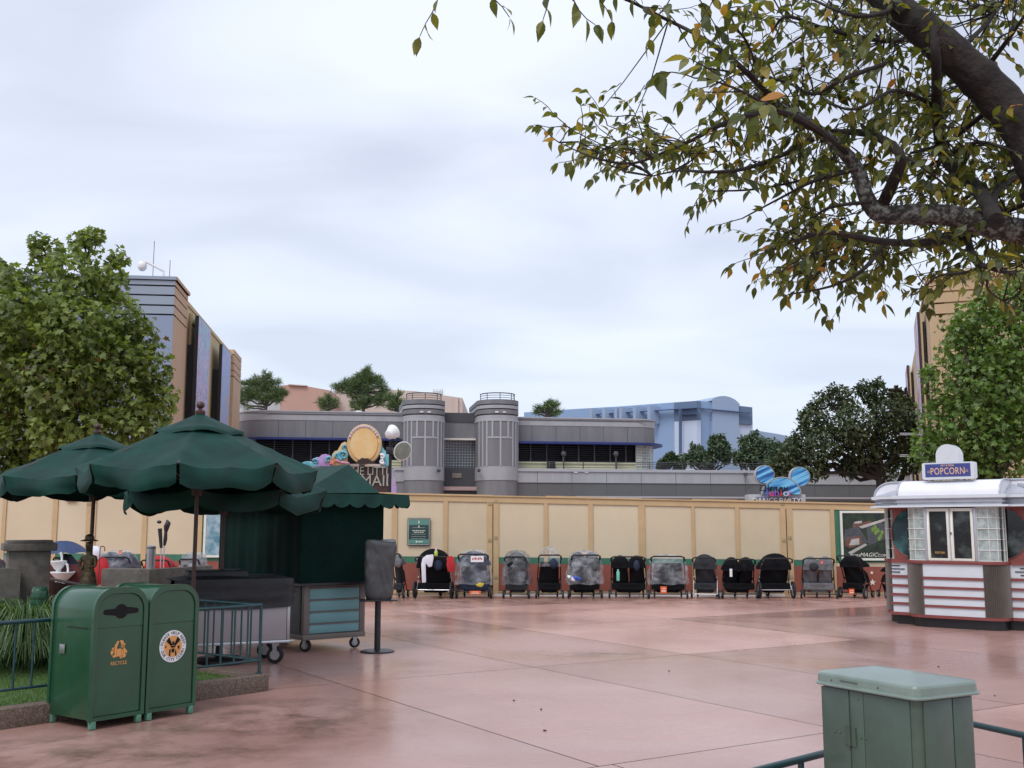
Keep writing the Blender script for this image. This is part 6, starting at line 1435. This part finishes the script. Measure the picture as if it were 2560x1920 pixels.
# pines over the roof
def subdiv(ps, k, f, r, keep=.62):
    out = []
    for q in ps:
        out.append((q[0], q[1], q[2] * keep) + tuple(q[3:]))
        for _ in range(k):
            a = r.uniform(0, 6.28); d = q[2] * r.uniform(.55, .95); out.append((q[0] + d * math.cos(a), q[1] + d * math.sin(a) * .8, q[2] * f * r.uniform(.7, 1.3)) + tuple(q[3:]))
    return out
# mid-distance oaks behind the terrace
oaks = [('bluish green oak at the left end of the row behind the terrace railing', 1685, 86, [(1672, 1150, 18), (1700, 1155, 22), (1655, 1165, 14)]),
 ('round topped oak in the middle of the row behind the terrace railing', 1770, 84, [(1745, 1130, 26), (1790, 1115, 30), (1765, 1150, 30), (1812, 1135, 26), (1800, 1100, 16), (1730, 1150, 20)]),
 ('tallest light green oak of the row, below the low blue wing', 1880, 82, [(1870, 1115, 30), (1905, 1110, 28), (1885, 1140, 34), (1850, 1140, 26), (1882, 1088, 12), (1925, 1130, 28)]),
 ('oak of the row next to the big dark oak', 1950, 80, [(1945, 1125, 28), (1975, 1115, 26), (1990, 1140, 30), (1960, 1150, 28), (1930, 1160, 24)])]
for k, (lab, bx0, Y, ps) in enumerate(oaks):
    q = P(bx0, 1250, Y)
    crown_tree('oak_tree', lab, (q.x, Y, 0), px_clumps([(x, y, rp, 0) for x, y, rp in subdiv(ps, 3, .38, rs(k), .7)], Y, .9), 5200, .26, DIAM, M['lfb'], M['barkd'], .3, 20 + k, .2, group='oaks behind the terrace')
def pine(label, bx0, Y, ps, n, seed):
    r = rs(seed); ps = subdiv(ps, 4, .34, r, .5); n *= 1.5; q = P(bx0, 1250, Y); t = thing('pine_tree', label, 'tree', (q.x, Y, 0), 0, 'pines behind the grey roof'); o_ = Vector(t.location)
    topz = max(P(x, y, Y).z for x, y, rp in ps); mb = MB(); mb.tube([(0, 0, 0), (r.uniform(-.3, .3), 0, topz * .5), (0, 0, topz)], [.28, .2, .05], 8); mb.build('trunk', M['bark'], t, smooth=60)
    lb = MB(); L = Leaves()
    for x, y, rp in ps:
        c = P(x, y, Y) - o_; s_ = rp / F * Y
        branch(lb, Vector((0, 0, max(2, c.z - s_ * 1.2))), c, .10, .03, r, .06, 4, 5)
        for _ in range(int(n * .62 * rp * rp / 900)):
            u = unit(r); k = r.uniform(.5, 1.05) * (1 + .22 * math.sin(u.x * 6 + seed) * math.cos(u.z * 5 + x)); tp = c + Vector((u.x * s_ * k * 1.12, u.y * s_ * k, u.z * s_ * k * .72)); tone = min(1, max(0, r.gauss(.5, .18) + .1 * u.z))
            if r.random() < .12: branch(lb, c, tp, .03, .01, r, .06, 2, 4)
            for _ in range(9):
                L.add(tp + unit(r) * .07, (unit(r) + Vector((0, 0, .5)) + u * .5), unit(r), r.uniform(.22, .38), NEED, min(1, max(0, tone + r.uniform(-.1, .1))))
    lb.build('limbs', M['bark'], t, smooth=60); leafobj('crown', L.v, L.f, L.l, M['lfn'], t)
pine('dark rounded pine just right of the banner building', 660, 78, [(655, 955, 26), (680, 970, 28), (630, 975, 26), (615, 1000, 24), (655, 1000, 30), (695, 1000, 24), (665, 940, 14), (710, 985, 12), (618, 960, 12)], 260, 3)
pine('widest pine, with a pale trunk, above the curved grey roof', 905, 76, [(900, 945, 24), (925, 940, 22), (880, 965, 28), (920, 970, 34), (950, 965, 24), (850, 975, 20), (895, 1000, 34), (940, 1000, 28), (965, 990, 16), (920, 930, 12)], 250, 7)
pine('small pine sprig left of the widest pine', 818, 74, [(812, 1005, 18), (835, 1012, 16), (806, 1020, 14), (818, 990, 8)], 240, 9)
pine('narrow pine close to the left round tower', 990, 75, [(985, 995, 18), (997, 1010, 18), (975, 1012, 16), (1000, 985, 8)], 240, 12)
pine('small round pine right of the twin towers', 1370, 76, [(1365, 1015, 18), (1385, 1022, 20), (1350, 1025, 16), (1372, 1005, 8), (1400, 1030, 9)], 240, 15)

# ------------------------------------------------------------------ near tree leaning over the plaza from the right
r = rs(42)
def ZA(X, Yy): return 1050 + X / 1.4649, Yy / 1.4649
def NP(X, Yy, d): x, y = ZA(X, Yy); return P(x, y, d)
trk = (3.05, 4.1, 0)
nt_ = thing('overhanging_tree', 'near tree with a thick dark limb and serrated leaves hanging over the upper right', 'tree', trk); o_ = Vector(trk)
M['limb'] = mat('mossy_dark_bark', (.013, .009, .008), .9, .5, 9, bump=1.0, bscale=28, col2=(.038, .030, .024), mixlo=.45, mixhi=.75); M['lichen'] = mat('lichen_bark', (.035, .03, .028), .9, .4, 40, bump=.8, bscale=60, col2=(.20, .21, .19), mixlo=.45, mixhi=.62)
def limb(nm, pts, radii, mt, seg=12, sub=4):
    w = [Vector(p) - o_ for p in pts]; out = []; rr = []
    for i in range(len(w) - 1):
        p0 = w[max(0, i - 1)]; p1 = w[i]; p2 = w[i + 1]; p3 = w[min(len(w) - 1, i + 2)]
        for k in range(sub):
            q = k / sub; out.append(.5 * ((2 * p1) + (-p0 + p2) * q + (2 * p0 - 5 * p1 + 4 * p2 - p3) * q * q + (-p0 + 3 * p1 - 3 * p2 + p3) * q ** 3)); rr.append((radii[i] * (1 - q) + radii[i + 1] * q) * r.uniform(.95, 1.06))
    out.append(w[-1]); rr.append(radii[-1])
    m = MB(); m.tube(out, rr, seg); m.build(nm, mt, nt_, smooth=60); return [p + o_ for p in out]
D = 4.3
limb('trunk', [trk, (3.0, 4.1, 1.0), (2.85, 4.1, 2.0), NP(2300, 640, 4.1)], [.20, .17, .15, .13], M['limb'], 14)
main = limb('main_limb', [NP(2330, 700, 4.1), NP(2212, 470, 4.15), NP(2130, 375, 4.2), NP(2050, 290, 4.2), NP(1955, 205, 4.2), NP(1860, 120, 4.2), NP(1750, 35, 4.25), NP(1600, -90, 4.3), NP(1300, -200, 4.2), NP(900, -260, 4.0), NP(450, -230, 3.7), NP(60, -200, 3.5)], [.11, .088, .082, .080, .076, .070, .064, .055, .04, .022, .012, .005], M['limb'], 14)
TW = []
def br(pts, r0, r1, mt='limb', nm='branch', ds=None):
    w = [NP(X, Yy, (ds[i] if ds else D)) for i, (X, Yy) in enumerate(pts)]; n = len(w)
    o = limb(nm, w, [r0 + (r1 - r0) * i / (n - 1) for i in range(n)], M[mt], 8); TW.append((o, r1)); return o
# grey lichen limb and its offshoots
L2 = br([(2420, 900), (2212, 850), (2080, 825), (1950, 790), (1800, 785), (1690, 785), (1640, 735), (1600, 620), (1540, 545), (1470, 485), (1400, 430), (1310, 385), (1220, 345)], .060, .012, 'lichen')
limb('branch_fork', [Vector((2.95, 4.1, 1.5)), NP(2500, 950, 4.2), NP(2420, 900, 4.3)], [.10, .08, .060], M['limb'])
BR = [([(1310, 380), (1180, 250), (1080, 170), (1000, 120), (880, 60), (760, 0), (640, -50)], .012, .006), ([(1240, 270), (1200, 160), (1150, 90), (1130, 20)], .007, .003), ([(1480, 490), (1300, 410), (1120, 450), (1000, 512), (900, 555), (780, 598), (640, 578), (510, 522)], .014, .002),
 ([(1440, 510), (1300, 580), (1180, 620), (1060, 630), (950, 625), (850, 645)], .012, .003), ([(1680, 775), (1740, 650), (1755, 560), (1640, 490), (1480, 480), (1360, 450)], .028, .008), ([(2110, 810), (2040, 690), (1920, 575), (1895, 400), (1890, 230), (1880, 100)], .034, .016),
 ([(2110, 800), (2110, 700), (2240, 600)], .02, .012), ([(2100, 790), (2240, 740)], .016, .01), ([(2080, 405), (1930, 520), (1800, 560)], .014, .006), ([(1700, 235), (1550, 290), (1440, 345), (1340, 300), (1170, 268), (1050, 250)], .010, .004),
 ([(2100, 830), (1900, 885), (1700, 885), (1500, 850), (1380, 880), (1290, 915)], .022, .004), ([(1700, 890), (1620, 990), (1500, 1050), (1350, 1078)], .010, .003), ([(1560, 870), (1450, 930), (1340, 990)], .008, .003), ([(2000, 850), (2030, 950), (2085, 980), (2200, 1010)], .018, .007), ([(2070, 975), (1990, 1000), (1900, 1010), (1850, 1050)], .007, .003), ([(2085, 980), (2080, 1060), (2150, 1110)], .006, .003),
 ([(1600, 620), (1450, 660), (1330, 720), (1180, 800)], .010, .003), ([(1540, 540), (1450, 640), (1250, 690), (1080, 700)], .008, .003), ([(1900, 400), (1750, 330), (1600, 400), (1500, 380)], .010, .004), ([(1950, 560), (2050, 520), (2190, 560)], .010, .004), ([(1750, 560), (1850, 620), (1950, 700)], .008, .003), ([(1860, 130), (1700, 150), (1500, 110), (1350, 60), (1300, 100)], .014, .004), ([(1750, 30), (1600, 60), (1420, -10)], .012, .004), ([(2050, 280), (2150, 150), (2212, 60)], .014, .006), ([(1960, 200), (2080, 80), (2150, -20)], .014, .006), ([(1650, 740), (1500, 760), (1420, 820), (1370, 900)], .008, .003)]
for pts, a, b in BR: br(pts, a, b, ds=[D + .35 * math.sin(i * 1.3 + pts[0][0]) for i in range(len(pts))])
LV = Leaves(); tw = MB()
def shoot(p, d, n, size, dens=.036, bend=-.10):
    q = p.copy(); d = d.normalized(); pts = [q.copy()]
    for i in range(n):
        d = (d + unit(r) * .22 + Vector((0, 0, bend * .12))).normalized(); q = q + d * dens; pts.append(q.copy())
        s_ = 1 if i % 2 else -1; side = d.cross(Vector((0, 0, 1))); side = side.normalized() if side.length > .01 else Vector((1, 0, 0))
        ld = d * .55 + side * s_ * .6 + Vector((0, 0, -.5)) + unit(r) * .45; tone = min(1, max(0, r.gauss(.42, .2))) if r.random() > .035 else r.uniform(.93, 1.0)
        LV.add(q - o_, ld, Vector((0, -.3, 1)) + unit(r) * .8, size * r.uniform(.7, 1.2), OVAL2, tone, .25)
    LV.add(q - o_, d + Vector((0, 0, -.4)), Vector((0, 0, 1)) + unit(r) * .5, size, OVAL2, min(1, max(0, r.gauss(.45, .2))), .25)
    tw.tube([tuple(v - o_) for v in pts], [.0028 * (1 - .6 * i / len(pts)) for i in range(len(pts))], 4)
OVAL2 = [(0, 0), (.02, .06), (.14, .20), (.20, .30), (.19, .36), (.225, .44), (.20, .52), (.19, .60), (.14, .70), (.11, .78), (.05, .90), (0, 1.03), (-.05, .90), (-.11, .78), (-.14, .70), (-.19, .60), (-.20, .52), (-.225, .44), (-.19, .36), (-.20, .30), (-.14, .20), (-.02, .06)]
for o, r1 in TW[1:]:
    n = len(o)
    for i in range(n - 1):
        seg = (o[i + 1] - o[i]); L_ = seg.length; k = max(1, round(L_ / .055))
        for j in range(k):
            p = o[i] + seg * ((j + r.random()) / k)
            if r.random() < .30: shoot(p, seg.normalized() * .7 + unit(r) * .9 + Vector((0, 0, .05)), r.randint(3, 7), r.uniform(.052, .072))
            elif r.random() < .35:
                LV.add(p - o_, seg.normalized() * .4 + unit(r) * .6 + Vector((0, 0, -.7)), Vector((0, 0, 1)) + unit(r) * .7, r.uniform(.052, .072), OVAL2, min(1, max(0, r.gauss(.45, .2))), .25)
    shoot(o[-1], (o[-1] - o[-2]) if n > 1 else Vector((-1, 0, 0)), r.randint(4, 7), .062)
# side shoots filling the mass of the crown, each carried by its own thin branchlet
allp = [p for o, r1 in TW[1:] for p in o] + L2[18:]
def inpoly(x, y, pl):
    c = False; j = len(pl) - 1
    for i in range(len(pl)):
        if (pl[i][1] > y) != (pl[j][1] > y) and x < (pl[j][0] - pl[i][0]) * (y - pl[i][1]) / (pl[j][1] - pl[i][1]) + pl[i][0]: c = not c
        j = i
    return c
polys = [([(1020, 270), (1180, 150), (1300, 60), (1320, -40), (1560, -60), (1750, 60), (1880, 170), (1900, 300), (2100, 440), (2230, 600), (2230, 800), (1950, 760), (1760, 760), (1680, 700), (1560, 740), (1380, 700), (1250, 690), (1080, 660), (880, 660), (900, 590), (1060, 540), (1110, 430), (980, 380)], 175),
 ([(1280, 920), (1360, 860), (1500, 830), (1700, 850), (1740, 930), (1700, 1030), (1560, 1070), (1370, 1095), (1340, 1060), (1450, 1000), (1320, 980)], 62), ([(1850, 1010), (1900, 960), (2050, 980), (2230, 990), (2230, 1110), (2100, 1060), (1880, 1070)], 16), ([(1400, -40), (2240, -60), (2240, 200), (2120, 200), (1900, 60), (1700, 20), (1500, 60)], 46), ([(1760, 830), (2200, 800), (2230, 960), (2050, 930), (1850, 960)], 22), ([(1960, 360), (2230, 620), (2230, 780), (2090, 760), (1950, 600), (1850, 450)], 28), ([(540, 500), (780, 470), (1000, 460), (1060, 600), (850, 690), (620, 640)], 26)]
for pl, n in polys:
    xs = [q[0] for q in pl]; ys = [q[1] for q in pl]; c = 0; guard = 0
    while c < n and guard < 9000:
        guard += 1; X, Y_ = r.uniform(min(xs), max(xs)), r.uniform(min(ys), max(ys))
        if not inpoly(X, Y_, pl): continue
        tgt = NP(X, Y_ - 48, D + r.uniform(-.15, 1.3)); near = min(allp, key=lambda q: (q - tgt).length)
        if (near - tgt).length > 1.1: continue
        tw.tube([tuple(near - o_), tuple((near.lerp(tgt, .5) + unit(r) * .03) - o_), tuple(tgt - o_)], [.004, .003, .002], 4)
        d0 = (tgt - near); d0 = d0.normalized() if d0.length > .01 else Vector((-1, 0, 0))
        shoot(near.lerp(tgt, .55), d0, r.randint(3, 5), r.uniform(.050, .068)); shoot(tgt, d0 * .6 + unit(r) * .7 + Vector((-.35, 0, .0)), r.randint(4, 8), r.uniform(.050, .070)); c += 1
# larger leaves of a nearer spray, and the sprigs hanging in at the top edge from the limb above
spray = limb('branch', [NP(1560, 560, 4.3), NP(1470, 480, 3.7), NP(1390, 430, 3.2), NP(1290, 395, 3.0), NP(1180, 335, 2.9), NP(1090, 300, 2.85)], [.012, .009, .007, .005, .004, .0025], M['limb'], 6)
for i in range(8, len(spray) - 1, 2): shoot(spray[i], (spray[i + 1] - spray[i]).normalized() + unit(r) * .7 + Vector((0, 0, .1)), 3, .078, .05)
shoot(spray[-1], spray[-1] - spray[-2], 5, .08, .05)
for X, Y_, d, n, s_, dx in ((540, -30, 3.7, 4, .08, .3), (620, -40, 3.7, 3, .075, .4), (90, -50, 3.5, 4, .075, -.4), (230, -45, 3.6, 3, .07, .3), (1010, -20, 3.9, 6, .085, .4), (1100, -40, 3.9, 4, .08, -.3), (740, -30, 3.9, 3, .07, 1), (930, -30, 3.9, 4, .08, -.2), (480, -60, 3.7, 3, .08, -.2), (1330, 60, 4.0, 5, .08, -.3), (1700, 60, 3.9, 5, .08, -.5)):
    p = NP(X, Y_, d); near = min(main, key=lambda q: (q - p).length)
    tw.tube([tuple(near - o_), tuple(near.lerp(p, .5) + unit(r) * .03 - o_), tuple(p - o_)], [.006, .004, .003], 5)
    shoot(p, Vector((dx, 0, -.5)), n, s_, .05)
tw.build('twigs', M['limb'], nt_)
M['lfn2'] = leafmat('elm_leaves', [(0, (.030, .040, .012)), (1, (.42, .17, .035)), (.36, (.085, .105, .020)), (.66, (.19, .175, .03)), (.90, (.33, .24, .04))], rough=.4, transl=.42)
leafobj('foliage', LV.v, LV.f, LV.l, M['lfn2'], nt_)
print('near leaves', len(LV.f))
